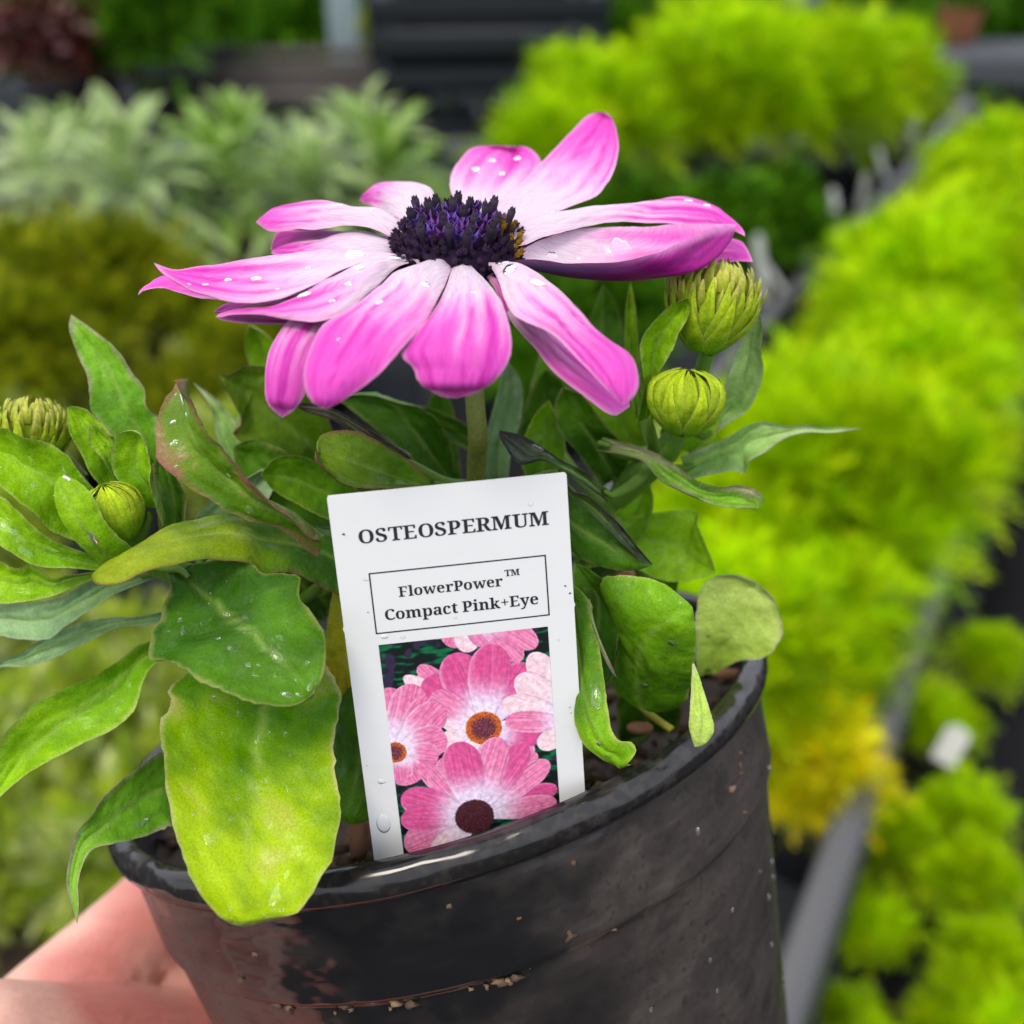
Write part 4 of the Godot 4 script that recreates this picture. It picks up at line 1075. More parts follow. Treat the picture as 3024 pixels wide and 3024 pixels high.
func daisy_print() -> Image:
	var w := 330
	var h := 505
	var im := Image.create(w, h, false, Image.FORMAT_RGB8)
	for y in h:
		for x in w:
			var a := fn.get_noise_2d(x * 0.35, y * 1.1)
			var c := Color(0.05, 0.10, 0.09).lerp(Color(0.04, 0.40, 0.24), smoothstep(-0.1, 0.45, a))
			c = c.lerp(Color(0.2, 0.15, 0.27), smoothstep(0.1, 0.4, fn.get_noise_2d(x * 0.5 + 200, y * 0.4)))
			im.set_pixel(x, y, c)
	# centre of the daisy, eye radius, then its petals: tip x, tip y, half width, tone (0 pale, 1 pink, 2 deep)
	var daisies := [
		[750, -140, 0, [[640, 205, 90, 1], [770, 240, 75, 0], [1010, 170, 110, 1], [1215, 300, 75, 1], [1340, 190, 80, 1], [470, 130, 60, 1]]],
		[915, 835, 150, [[370, 345, 70, 1], [1330, 1080, 95, 1], [250, 430, 60, 0], [1290, 330, 130, 2], [1450, 880, 95, 2], [560, 1000, 90, 0], [770, 1130, 80, 0], [420, 450, 110, 2], [560, 700, 100, 0], [640, 250, 125, 2], [970, 175, 125, 2], [480, 560, 80, 1]]],
		[1720, 800, 0, [[1290, 240, 90, 0], [1180, 420, 95, 0], [1070, 620, 85, 0], [1090, 780, 70, 1], [1380, 990, 70, 0]]],
		[175, 1040, 95, [[120, 520, 105, 1], [330, 490, 110, 1], [440, 590, 70, 1], [560, 650, 105, 1], [600, 900, 110, 1], [540, 1070, 90, 1], [340, 1290, 100, 1], [190, 1270, 100, 1]]],
		[850, 1570, 165, [[1560, 1330, 75, 2], [380, 1120, 70, 1], [1370, 1040, 70, 1], [1560, 1450, 75, 1], [560, 1080, 80, 1], [260, 1850, 120, 1], [520, 1950, 100, 0], [1480, 1110, 85, 1], [1270, 960, 95, 2], [480, 1170, 90, 1], [225, 1400, 105, 2], [220, 1600, 95, 2], [1040, 910, 105, 1], [690, 950, 120, 2]]],
	]
	var to := func(x: float, y: float) -> Vector2:
		var dx := x - 50.0
		var dy := y - 195.0
		return Vector2((dx * 1695.0 - dy * 195.0) / 2361825.0 * 330.0, (dy * 1375.0 + dx * 160.0) / 2361825.0 * 472.0)
	for f in daisies:
		var c: Vector2 = to.call(f[0], f[1])
		var order := 0
		for q in f[3]:
			order += 1
			var tip: Vector2 = to.call(q[0], q[1])
			var ax := tip - c
			var len := ax.length()
			var d := ax / len
			var sd := Vector2(-d.y, d.x)
			var hw: float = q[2] * 0.34
			var pink: Color = [Color(0.97, 0.86, 0.88), Color(0.93, 0.55, 0.71), Color(0.86, 0.33, 0.57)][q[3]]
			var lo := c.min(tip) - Vector2(hw, hw) * 1.3
			var hi := c.max(tip) + Vector2(hw, hw) * 1.3
			for y in range(maxi(0, int(lo.y)), mini(h, int(hi.y))):
				for x in range(maxi(0, int(lo.x)), mini(w, int(hi.x))):
					var p := Vector2(x, y) - c
					var t := p.dot(d) / len
					if t < 0.0 or t > 1.0: continue
					var wt := hw * (0.34 + 0.66 * smoothstep(0.0, 0.62, t)) * sqrt(maxf(0.0, 1.0 - pow(maxf(0.0, (t - 0.68) / 0.32), 2.2)))
					var off := p.dot(sd)
					if absf(off) > wt + 1.2: continue
					var e := absf(off) / maxf(wt, 0.5)
					var col := Color(0.93, 0.86, 0.95).lerp(pink, smoothstep(0.25, 0.7, t))
					var streak := fn.get_noise_2d(off * 9.0 + order * 70.0, t * 22.0 + f[0])
					col = col.lerp(Color(0.80, 0.24, 0.5) if q[3] else Color(0.92, 0.7, 0.78), clampf((0.2 + streak) * smoothstep(0.3, 0.8, t), 0, 0.5))
					col = col.lerp(Color(1.0, 0.93, 0.95), 0.35 * clampf(-streak, 0, 1))
					if off > 0: col = col.lerp(Color(0.62, 0.4, 0.62), 0.2 * smoothstep(0.72, 1.0, e))
					else: col = col.lerp(Color(0.99, 0.88, 0.93), 0.4 * smoothstep(0.7, 1.0, e))
					if e > 1.0: col = im.get_pixel(x, y).lerp(Color(0.3, 0.16, 0.28), 0.15)
					im.set_pixel(x, y, col)
		var er: float = f[2] * 0.25
		for y in range(maxi(0, int(c.y - er)), mini(h, int(c.y + er))):
			for x in range(maxi(0, int(c.x - er)), mini(w, int(c.x + er))):
				var rr := (Vector2(x, y) - c).length() / maxf(er, 1.0)
				if rr > 0.97 + 0.08 * fn.get_noise_2d(x * 9.0, y * 9.0): continue
				var nz := fn.get_noise_2d(x * 5.0, y * 5.0)
				var col := Color(0.26, 0.12, 0.18).lerp(Color(0.5, 0.3, 0.24), clampf(nz * 1.6, 0, 1))
				if f[1] < 1500: col = Color(0.32, 0.16, 0.3).lerp(Color(0.86, 0.42, 0.12), clampf(smoothstep(0.45, 0.85, rr) + nz * 1.5, 0, 1))
				im.set_pixel(x, y, col)
	im.resize(w / 2, h / 2, Image.INTERPOLATE_LANCZOS)
	im.resize(w, h, Image.INTERPOLATE_CUBIC)
	for y in h:
		for x in w:
			var k := 1.0 + 0.09 * fn.get_noise_2d(x * 14.0, y * 14.0) + 0.12 * fn.get_noise_2d(x * 1.3 + 90.0, y * 1.3)
			im.set_pixel(x, y, (im.get_pixel(x, y) * k).clamp())
	return im

# ------------------------------------------------------------------ the hand
func build_hand() -> void:
	var cell := 0.26
	var lo := Vector3(-17.5, -21.5, 8.5)
	var hi := Vector3(3.5, -4.2, 25.5)
	var nx := int((hi.x - lo.x) / cell)
	var ny := int((hi.y - lo.y) / cell)
	var nz := int((hi.z - lo.z) / cell)
	var field := PackedFloat32Array()
	field.resize(nx * ny * nz)
	field.fill(9.0)
	var bones := []
	var wrist := Vector3(-12.5, -16.5, 11.8)
	for k in 4:
		var s: float = [2.95, 4.5, 6.3, 8.0][k]
		var r := 4.83 - (s - 2.45) * 0.13
		var mcp: Vector3 = [lens(70, 3070, 17.0), lens(-60, 3120, 15.2), lens(-60, 3120, 15.2) - PN * 1.8, lens(-60, 3120, 15.2) - PN * 3.6][k]
		var thick: float = [0.86, 0.92, 0.88, 0.78][k]
		var pip := pot_point(s, deg_to_rad([10, -8, -5, -2][k]), r + 1.1)
		var dip := pot_point(s + 0.1, deg_to_rad(34), r + 0.95)
		var tip := pot_point(s + 0.2, deg_to_rad(58), r + 0.85)
		bones.append([mcp, pip, thick * 1.1, thick * 1.02, 0.12])
		bones.append([pip, dip, thick * 1.02, thick * 0.9, 0.12])
		bones.append([dip, tip, thick * 0.9, thick * 0.78, 0.12])
		bones.append([wrist + Vector3(0.25, -0.3, 0.1) * k, mcp + Vector3(0, -0.2, 0.3), 1.6, 0.75, 0.3])
	var th0 := wrist + Vector3(2.2, 1.0, -0.6)
	var th1 := pot_point(8.2, deg_to_rad(-28), 6.2)
	var th2 := pot_point(7.2, deg_to_rad(-58), 5.6)
	var th3 := pot_point(6.6, deg_to_rad(-82), 5.35)
	bones.append([wrist, th0, 1.9, 1.7, 0.8])
	bones.append([th0, th1, 1.55, 1.15, 0.6])
	bones.append([th1, th2, 1.12, 1.02, 0.3])
	bones.append([th2, th3, 1.0, 0.82, 0.25])
	bones.append([wrist, wrist + Vector3(-4.0, -4.0, -2.6), 2.3, 2.5, 0.9])
	for b in bones:
		var pad: float = maxf(b[2], b[3]) + 1.3
		var mn: Vector3 = (b[0] as Vector3).min(b[1]) - Vector3.ONE * pad
		var mx: Vector3 = (b[0] as Vector3).max(b[1]) + Vector3.ONE * pad
		var ax: Vector3 = b[1] - b[0]
		var l2 := ax.length_squared()
		for z in range(maxi(0, int((mn.z - lo.z) / cell)), mini(nz, int((mx.z - lo.z) / cell) + 1)):
			for y in range(maxi(0, int((mn.y - lo.y) / cell)), mini(ny, int((mx.y - lo.y) / cell) + 1)):
				var row := (z * ny + y) * nx
				for x in range(maxi(0, int((mn.x - lo.x) / cell)), mini(nx, int((mx.x - lo.x) / cell) + 1)):
					var p := lo + Vector3(x, y, z) * cell
					var t := clampf((p - b[0]).dot(ax) / l2, 0, 1)
					var d := p.distance_to(b[0] + ax * t) - lerpf(b[2], b[3], t)
					var e := field[row + x]
					var k: float = b[4]
					var hh := maxf(k - absf(d - e), 0.0) / k
					field[row + x] = minf(d, e) - hh * hh * k * 0.25
	var g := Geo.new()
	var id := {}
	for z in nz - 1:
		for y in ny - 1:
			for x in nx - 1:
				var i0 := (z * ny + y) * nx + x
				var m := 0
				var c := PackedFloat32Array()
				for q in 8:
					var f := field[i0 + (q & 1) + ((q >> 1) & 1) * nx + (q >> 2) * nx * ny]
					c.append(f)
					if f < 0: m |= 1 << q
				if m == 0 or m == 255: continue
				var sum := Vector3.ZERO
				var cnt := 0
				for q in 8:
					for ax in [1, 2, 4]:
						if q & ax: continue
						var r: int = q | ax
						if (c[q] < 0) == (c[r] < 0): continue
						var t := c[q] / (c[q] - c[r])
						sum += Vector3(q & 1, (q >> 1) & 1, q >> 2).lerp(Vector3(r & 1, (r >> 1) & 1, r >> 2), t)
						cnt += 1
				var p := lo + (Vector3(x, y, z) + sum / cnt) * cell
				var gr := Vector3(c[1] + c[3] + c[5] + c[7] - c[0] - c[2] - c[4] - c[6], c[2] + c[3] + c[6] + c[7] - c[0] - c[1] - c[4] - c[5], c[4] + c[5] + c[6] + c[7] - c[0] - c[1] - c[2] - c[3])
				var red := fn.get_noise_3dv(p * 7.0)
				var col := Color(0.74, 0.42, 0.33).lerp(Color(0.64, 0.22, 0.18), smoothstep(-0.25, 0.4, red + 0.3 * smoothstep(-7.2, -5.6, p.x)))
				id[i0] = g.vert(cm(p), dir(gr), col * (1.0 + 0.12 * fn.get_noise_3dv(p * 60.0)))
	for i0 in id:
		var x: int = i0 % nx
		var y: int = (i0 / nx) % ny
		var z: int = i0 / (nx * ny)
		if x == 0 or y == 0 or z == 0: continue
		for e in [[1, nx, nx * ny], [nx, nx * ny, 1], [nx * ny, 1, nx]]:
			var f0 := field[i0]
			var f1 := field[i0 + e[0]]
			if (f0 < 0) == (f1 < 0): continue
			var q := [i0, i0 - e[1], i0 - e[1] - e[2], i0 - e[2]]
			if not (id.has(q[1]) and id.has(q[2]) and id.has(q[3])): continue
			if f0 < 0: g.quad(id[q[0]], id[q[3]], id[q[2]], id[q[1]])
			else: g.quad(id[q[0]], id[q[1]], id[q[2]], id[q[3]])
	var o := MeshInstance3D.new()
	o.name = numbered("hand")
	o.mesh = g.mesh()
	o.material_override = M.skin
	add_child(o)
	tag(o, "bare hand gripping the black pot from the left", "hand")

# ------------------------------------------------------------------ background plants
func needle_mound(r: float, h: float, tufts: int, ln: float, wid: float, cols: Array, sd: int, lobes := 12) -> ArrayMesh:
	var g := Geo.new()
	rng.seed = sd
	var centres := []
	for k in lobes:
		var a := k * 2.39996 + rng.randf() * 0.5
		var rr := r * 0.62 * sqrt((k + 0.3) / lobes)
		centres.append([Vector3(cos(a) * rr, h * rng.randf_range(0.35, 0.78) * (1.0 - 0.35 * rr / r), sin(a) * rr), rng.randf_range(0.22, 0.5) * r, rng.randf_range(0.6, 1.25)])
	for k in tufts:
		var lobe: Array = centres[k % lobes]
		var d := Vector3(rng.randfn(), rng.randfn() * 0.8 + 0.35, rng.randfn()).normalized()
		var p: Vector3 = lobe[0] + d * lobe[1] * (rng.randf_range(0.55, 1.05) if rng.randf() < 0.85 else rng.randf_range(1.0, 1.6))
		if p.y < 0: p.y = rng.randf() * 0.02
		var c: Color = (cols[rng.randi() % cols.size()] as Color) * rng.randf_range(0.75, 1.25) * lobe[2]
		c.a = 1
		# one feathery shoot: needles on both sides of a bending stem
		var shoot := (d + Vector3(rng.randf_range(-0.7, 0.7), rng.randf_range(-0.1, 0.9), rng.randf_range(-0.7, 0.7))).normalized()
		var flat := shoot.cross(Vector3(rng.randf() - 0.5, rng.randf() - 0.5, rng.randf() - 0.5)).normalized()
		for q in 9:
			var t := q / 8.0
			var root := p + shoot * ln * 1.3 * t + Vector3(0, -0.45 * ln * t * t, 0)
			var nd := (shoot * 0.9 + flat * (1.0 if q % 2 else -1.0) * (1.0 - 0.7 * t) + Vector3(rng.randf_range(-0.25, 0.25), rng.randf_range(-0.2, 0.3), rng.randf_range(-0.25, 0.25))).normalized()
			var s := nd.cross(flat.cross(shoot)).normalized() * wid
			var e := root + nd * ln * 0.6 * (1.1 - 0.5 * t)
			var nn := s.cross(nd).normalized()
			var cc := c * (0.85 + 0.3 * t)
			cc.a = 1
			var i0 := g.vert(root - s, nn, cc)
			var i1 := g.vert(root + s, nn, cc)
			var i2 := g.vert(e + s * 0.3, nn, cc)
			var i3 := g.vert(e - s * 0.3, nn, cc)
			g.quad(i0, i1, i2, i3)
	return g.mesh()

func broad_mound(r: float, h: float, count: int, ln: float, wid: float, mid: Color, edge: Color, sd: int) -> ArrayMesh:
	var g := Geo.new()
	rng.seed = sd
	for k in count:
		var f := float(k) / count
		var a := k * 2.39996 + rng.randf() * 0.4
		var lift := lerpf(1.25, -0.1, pow(f, 0.8)) + rng.randf_range(-0.15, 0.15)
		var d := Vector3(cos(a) * cos(lift), sin(lift), sin(a) * cos(lift))
		var base := Vector3(cos(a), 0, sin(a)) * r * 0.35 * f + Vector3(0, h * (0.75 - 0.5 * f), 0)
		var s := Vector3(-sin(a), rng.randf_range(-0.3, 0.3), cos(a)).normalized()
		var l := ln * rng.randf_range(0.75, 1.15)
		var w := wid * rng.randf_range(0.8, 1.15)
		var shade := rng.randf_range(0.8, 1.2)
		var first := g.v.size()
		var steps := 7
		for i in steps + 1:
			var t := float(i) / steps
			var p := base + d * l * t + Vector3(0, -l * 0.4 * t * t, 0)
			var ww := w * sin(PI * minf(1.0, 0.08 + t * 0.92)) 
			var up := s.cross(d).normalized()
			for q in 5:
				var x := (q - 2) / 2.0
				var c := (mid if absf(x) < 0.6 else edge) * shade
				c.a = 1
				g.vert(p + s * ww * x + up * absf(x) * ww * 0.25, (up + s * x * -0.3).normalized(), c)
		for i in steps:
			for q in 4:
				var v := first + i * 5 + q
				g.quad(v, v + 1, v + 6, v + 5)
	return g.mesh()

func pot_mesh(r: float, h: float) -> ArrayMesh:
	var g := Geo.new()
	lathe(g, PackedVector2Array([Vector2(r * 0.9, h * 0.8), Vector2(r * 0.93, h), Vector2(r * 1.02, h), Vector2(r * 1.02, h * 0.88), Vector2(r * 0.97, h * 0.86), Vector2(r * 0.74, 0.0), Vector2(0.001, 0.0)]), 28)
	return g.mesh()
func soil_disc(r: float, h: float) -> ArrayMesh:
	var g := Geo.new()
	lathe(g, PackedVector2Array([Vector2(0.001, h + 0.008), Vector2(r * 0.5, h + 0.004), Vector2(r, h)]), 20, Color(0.05, 0.03, 0.02))
	return g.mesh()

var mounds := {}
func potted(called: String, label: String, category: String, group: String, at: Vector3, kind: String, size: float, turn: float, pot_m: Material = null) -> Node3D:
	var o := thing(called, label, category, at, turn, group)
	var k: Dictionary = mounds[kind]
	var v: Array = k.meshes
	var pr: float = k.pot_r * size
	var ph: float = k.pot_h * size
	var key := "%s_pot" % kind
	if not mounds.has(key): mounds[key] = [pot_mesh(k.pot_r, k.pot_h), soil_disc(k.pot_r * 0.91, k.pot_h * 0.84)]
	var a := put(mounds[key][0], "pot", pot_m if pot_m else M.pot_black, o)
	a.scale = Vector3.ONE * size
	var b := put(mounds[key][1], "soil", M.soil, o)
	b.scale = Vector3.ONE * size
	var f := put(v[int(absf(turn) * 10.0) % v.size()], "foliage", k.mat, o)
	f.scale = Vector3.ONE * size
	f.position.y = ph * 0.82
	return o

func make_mounds() -> void:
	var lime := [Color(0.38, 0.60, 0.002), Color(0.44, 0.65, 0.003), Color(0.24, 0.46, 0.002), Color(0.52, 0.68, 0.004)]
	var gold := [Color(0.78, 0.66, 0.004), Color(0.8, 0.62, 0.005), Color(0.62, 0.64, 0.005), Color(0.82, 0.7, 0.02)]
	var olive := [Color(0.19, 0.23, 0.006), Color(0.26, 0.28, 0.008), Color(0.10, 0.15, 0.004), Color(0.33, 0.34, 0.012)]
	var green := [Color(0.08, 0.22, 0.01), Color(0.13, 0.31, 0.01), Color(0.05, 0.15, 0.008)]
	var red := [Color(0.10, 0.02, 0.02), Color(0.16, 0.04, 0.03), Color(0.06, 0.03, 0.015), Color(0.5, 0.26, 0.28)]
	mounds.feather = {"meshes": [needle_mound(0.10, 0.17, 1000, 0.03, 0.0011, lime, 1), needle_mound(0.10, 0.16, 1000, 0.03, 0.0011, lime, 2), needle_mound(0.10, 0.18, 1000, 0.032, 0.0011, lime, 3)], "mat": M.foliage, "pot_r": 0.065, "pot_h": 0.11}
	mounds.tall = {"meshes": [needle_mound(0.15, 0.36, 1500, 0.045, 0.0016, lime, 4, 18), needle_mound(0.15, 0.34, 1500, 0.045, 0.0016, lime, 5, 18)], "mat": M.foliage, "pot_r": 0.09, "pot_h": 0.13}
	mounds.gold = {"meshes": [needle_mound(0.10, 0.16, 1000, 0.028, 0.0013, gold, 6)], "mat": M.foliage, "pot_r": 0.065, "pot_h": 0.11}
	mounds.olive = {"meshes": [needle_mound(0.14, 0.24, 1400, 0.028, 0.0016, olive, 7, 16), needle_mound(0.14, 0.22, 1400, 0.028, 0.0016, olive, 8, 16)], "mat": M.foliage, "pot_r": 0.085, "pot_h": 0.12}
	mounds.moss = {"meshes": [needle_mound(0.10, 0.15, 1000, 0.022, 0.0014, [Color(0.36, 0.46, 0.02), Color(0.44, 0.5, 0.05), Color(0.24, 0.36, 0.02), Color(0.5, 0.54, 0.2)], 9)], "mat": M.foliage, "pot_r": 0.07, "pot_h": 0.11}
	mounds.green = {"meshes": [needle_mound(0.16, 0.34, 1500, 0.04, 0.004, green, 10, 16)], "mat": M.foliage, "pot_r": 0.1, "pot_h": 0.15}
	mounds.red = {"meshes": [needle_mound(0.16, 0.34, 1400, 0.04, 0.005, red, 11, 14)], "mat": M.foliage, "pot_r": 0.1, "pot_h": 0.15}
	mounds.varieg = {"meshes": [broad_mound(0.12, 0.18, 46, 0.23, 0.018, Color(0.3, 0.44, 0.14), Color(0.62, 0.68, 0.34), 12), broad_mound(0.12, 0.2, 46, 0.23, 0.018, Color(0.4, 0.52, 0.22), Color(0.68, 0.72, 0.42), 13), broad_mound(0.12, 0.18, 46, 0.22, 0.019, Color(0.2, 0.38, 0.04), Color(0.5, 0.6, 0.18), 14)], "mat": M.broad, "pot_r": 0.095, "pot_h": 0.14}

func bench(called_label: String, at: Vector3, size: Vector3, turn: float, slat_m: Material, slat: float) -> void:
	var o := thing("plant_bench", called_label, "bench", at, turn)
	var n := int(size.x / slat)
	var sm := slab(Vector3(slat * 0.88, 0.025, size.z), 0.003)
	for k in n:
		put(sm, "slat", slat_m, o).position = Vector3((k + 0.5) * slat - size.x / 2, size.y - 0.0125, 0)
	for s in [-1, 1]:
		put(slab(Vector3(size.x, 0.07, 0.03)), "side_rail", M.grey_board, o).position = Vector3(0, size.y - 0.06, s * (size.z / 2 - 0.02))
		for e in [-1, 1]:
			put(slab(Vector3(0.05, size.y - 0.1, 0.05)), "leg", M.grey_board, o).position = Vector3(e * (size.x / 2 - 0.06), (size.y - 0.1) / 2, s * (size.z / 2 - 0.08))

var tag_mesh: ArrayMesh
func small_tag(at: Vector3, h: float, turn: float, lean: float, label: String, w := 0.02) -> void:
	if tag_mesh == null:      # a strip with a rounded top, one unit high
		var g := Geo.new()
		var pts := [Vector2(-0.2, 0.0)]
		for k in 9: pts.append(Vector2(-cos(PI * k / 8.0) * 0.2, 0.82 + sin(PI * k / 8.0) * 0.18))
		pts.append(Vector2(0.2, 0.0))
		for side in [1.0, -1.0]:
			var first := g.v.size()
			for q in pts: g.vert(Vector3(q.x, q.y, 0.008 * side), Vector3(0, 0, side))
			for k in range(1, pts.size() - 1): g.tri(first, first + k, first + k + 1)
		for k in pts.size() - 1:
			var d: Vector2 = pts[k + 1] - pts[k]
			var nn := Vector3(-d.y, d.x, 0).normalized()
			var a := g.vert(Vector3(pts[k].x, pts[k].y, 0.008), nn)
			var b := g.vert(Vector3(pts[k + 1].x, pts[k + 1].y, 0.008), nn)
			var c := g.vert(Vector3(pts[k + 1].x, pts[k + 1].y, -0.008), nn)
			var e := g.vert(Vector3(pts[k].x, pts[k].y, -0.008), nn)
			g.quad(a, b, c, e)
		tag_mesh = g.mesh()
	var o := thing("plant_tag", label, "plant tag", at, turn, "white plant tags stuck among the rows")
	var m := put(tag_mesh, "card", M.white_tag, o)
	m.scale = Vector3(w * 2.5, h, 0.08)
	m.rotation.x = lean

func build_background() -> void:
	make_mounds()
	# strip coordinates of the right-hand bench: a along it, s to its right
	var D := Vector3(sin(deg_to_rad(27.5)), 0, -cos(deg_to_rad(27.5)))
	var S := Vector3(cos(deg_to_rad(27.5)), 0, sin(deg_to_rad(27.5)))
	var at := func(a: float, s: float, h: float) -> Vector3: return D * a + S * s + Vector3(0, h, 0)
	var turn := -deg_to_rad(27.5)
	bench("long dark slatted bench carrying the feathery lime plants on the right", at.call(2.1, -0.26, 0.0), Vector3(0.40, 0.68, 3.2), turn, M.dark_board, 0.1)
	bench("lower black slatted bench with small lime clumps at bottom right", at.call(1.9, 0.32, 0.0), Vector3(0.66, 0.6, 3.6), turn, M.mesh_black, 0.11)
	bench("dark slatted bench under the olive and variegated plants on the left", Vector3(-0.62, 0, -1.75), Vector3(1.15, 0.68, 2.6), 0.05, M.dark_board, 0.115)
	bench("dark bench far behind the crates", Vector3(-0.6, 0, -4.7), Vector3(3.4, 0.7, 0.9), 0.04, M.dark_board, 0.12)
	bench("dark bench at top right behind the lime hedge of plants", Vector3(2.3, 0, -5.2), Vector3(2.4, 0.8, 0.7), -0.08, M.grey_board, 0.12)
	# tray rails either side of the strip
	for q in [[-0.445, "grey tray rail on the left of the feathery lime strip"], [-0.055, "grey tray rail between the feathery strip and the small clumps"]]:
		var o := thing("tray_rail", q[1], "rail", at.call(2.35, q[0], 0.68), turn)
		put(slab(Vector3(0.028, 0.12, 3.8), 0.005), "rail_bar", M.rail, o).position = Vector3(0, 0.06, 0)
	# feathery strip
	rng.seed = 3
	var n := 0
	var place := 0
	for k in 12:
		for c in 3:
			var a: float = 0.72 + k * 0.185 + rng.randf_range(-0.06, 0.06)
			var s: float = -0.245 + c * 0.065 + rng.randf_range(-0.025, 0.025)
			n += 1
			var kind := "feather"
			if k == 0 and c == 2: kind = "gold"
			var what := "golden yellow feathery clump" if kind == "gold" else "lime feathery clump"
			potted("feathery_plant", "%s, %s row from the camera, %s" % [what, ["first", "second", "third", "fourth", "fifth", "sixth", "seventh", "eighth", "ninth", "tenth", "eleventh", "twelfth", "thirteenth", "fourteenth", "fifteenth", "sixteenth", "seventeenth"][k], ["along the left rail", "in mid strip", "along the right rail"][c]], "potted plant", "feathery plants between the two rails", at.call(a, s, 0.681), kind, rng.randf_range(0.72, 1.25) * (1.05 if k > 1 else 0.9), rng.randf() * 6.0)
	# small clumps at lower right
	var low := [[2697, 2180, 0.95], [2640, 2410, 0.85], [2590, 2640, 0.6], [2920, 2150, 1.0], [2950, 2340, 1.0], [2824, 1880, 1.0], [2700, 2930, 1.0], [2955, 2780, 1.1], [2345, 3040, 0.7], [2990, 1700, 1.0], [3000, 2560, 0.9], [2900, 3080, 1.0]]
	for q in low:
		var p := G(q[0], q[1], 0.79)
		p.y = 0.601
		n += 1
		potted("clump_plant", "small lime clump on the lower bench, %s" % ["against the rail, upper", "against the rail, middle", "against the rail, lower", "by the frame edge above the white tag", "by the frame edge below the white tag", "highest beside the rail", "at the bottom, nearest the pot", "at the bottom right corner", "peeping out beside the big pot", "at the frame edge, topmost", "half cut by the right frame edge", "cut by the bottom frame edge"][place], "potted plant", "lime clumps on the lower bench", p, "feather", 0.45 * q[2], rng.randf() * 6.0)
		place += 1
	# taller lime plants behind, with green ones in front of them
	for q in [[1600, 470, 0.85, "tall"], [1800, 420, 1.0, "tall"], [2020, 380, 1.1, "tall"], [2230, 380, 1.15, "tall"], [2420, 350, 1.15, "tall"], [2600, 300, 1.05, "tall"], [1700, 330, 0.95, "tall"], [2140, 250, 1.1, "tall"], [1850, 590, 0.62, "green"], [2130, 600, 0.62, "green"], [2330, 560, 0.6, "green"], [1640, 900, 0.6, "green"], [1800, 840, 0.65, "green"], [1500, 820, 0.6, "green"]]:
		var p := G(q[0], q[1], 0.93)
		p.y = 0.70
		var lab := "tall lime feathery shrub behind the flower, at %s of its row" % {1600: "the left end", 1800: "second place", 2020: "third place", 2230: "the middle", 2420: "fifth place", 2600: "the right end", 1700: "the back left", 2140: "the back middle"}.get(q[0], "front") if q[3] == "tall" else "mid green bushy plant below the lime shrubs, %s" % {1850: "just right of the upright petal", 2130: "in the middle", 2330: "nearest the white tags", 1640: "under the right petals", 1800: "under the right petals, farther right", 1500: "behind the flower eye"}.get(q[0], "")
		potted("lime_shrub" if q[3] == "tall" else "green_bush", lab, "potted plant", "lime shrubs behind the flower" if q[3] == "tall" else "green bushes below the lime shrubs", p, q[3], q[2], rng.randf() * 6.0)
	bench("dark bench carrying the lime shrubs behind the flower", Vector3(0.85, 0, -2.95), Vector3(2.3, 0.695, 1.0), -0.05, M.dark_board, 0.12)
	# left side
	for q in [[300, 860, 1.05, "olive"], [90, 760, 0.9, "olive"], [470, 760, 0.8, "olive"], [60, 1010, 0.95, "olive"], [520, 1000, 0.6, "olive"], [740, 930, 0.8, "olive"], [960, 820, 0.7, "olive"]]:
		var p := G(q[0], q[1], 0.9)
		p.y = 0.681
		potted("olive_bush", "olive green dense bush on the left bench, %s" % {300: "largest, in the middle", 90: "at the left frame edge, farther one", 470: "right behind the left petal tip", 60: "at the left frame edge, nearer one", 520: "small one below the petal tip", 740: "behind the drooping petal", 960: "hidden behind the left petals"}[q[0]], "potted plant", "olive bushes on the left bench", p, q[3], q[2], rng.randf() * 6.0)
	for q in [[60, 1260, 0.8], [540, 1100, 0.75], [330, 1180, 0.6], [620, 1320, 0.8], [150, 2030, 0.9], [330, 2330, 0.9], [60, 2180, 0.85], [330, 1900, 0.7], [420, 2060, 0.7], [-60, 1500, 0.9], [250, 1790, 0.75], [90, 1710, 0.75], [700, 1230, 0.75]]:
		var p := G(q[0], q[1], 0.83)
		p.y = 0.681 if q[1] < 1400 else 0.64
		potted("moss_clump", "yellow green mossy clump, %s" % {1260: "left of the tall leaf", 1100: "with a pale top behind the leaves", 1180: "small, behind the tall leaf", 1320: "behind the curled leaf", 2030: "behind the left leaves", 2330: "above the drooping leaf", 2180: "at the left frame edge behind the leaves", 1900: "behind the pale leaf", 2060: "behind the diagonal leaf", 1500: "behind the left rosette", 1790: "behind the diagonal leaf, farther", 1710: "behind the left rosette, lower", 1230: "behind the lobed leaf"}[q[1]], "potted plant", "mossy clumps on the left", p, "moss", q[2], rng.randf() * 6.0)
	for q in [[90, 430, 1.0], [360, 470, 1.15], [640, 430, 1.0], [900, 430, 1.0], [1130, 400, 1.0], [700, 330, 0.95], [1050, 300, 0.95], [200, 330, 0.95]]:
		var p := G(q[0], q[1], 0.98)
		p.y = 0.681
		potted("variegated_plant", "pale variegated broad-leaved plant, %s" % {90: "at the left frame edge", 360: "largest, with long pale leaves", 640: "third from the left", 900: "fourth from the left", 1130: "nearest the back petals", 700: "greener one in the back row", 1050: "right one of the back row", 200: "left one of the back row"}[q[0]], "potted plant", "variegated plants on the left bench", p, "varieg", q[2], rng.randf() * 6.0)
	# large grey-rimmed pot in the bottom left corner and a dark one beside it
	mounds.ring = {"meshes": mounds.moss.meshes, "mat": M.foliage, "pot_r": 0.105, "pot_h": 0.14}
	var corner := G(-120, 2660, 0.75)
	corner.y = 0.61
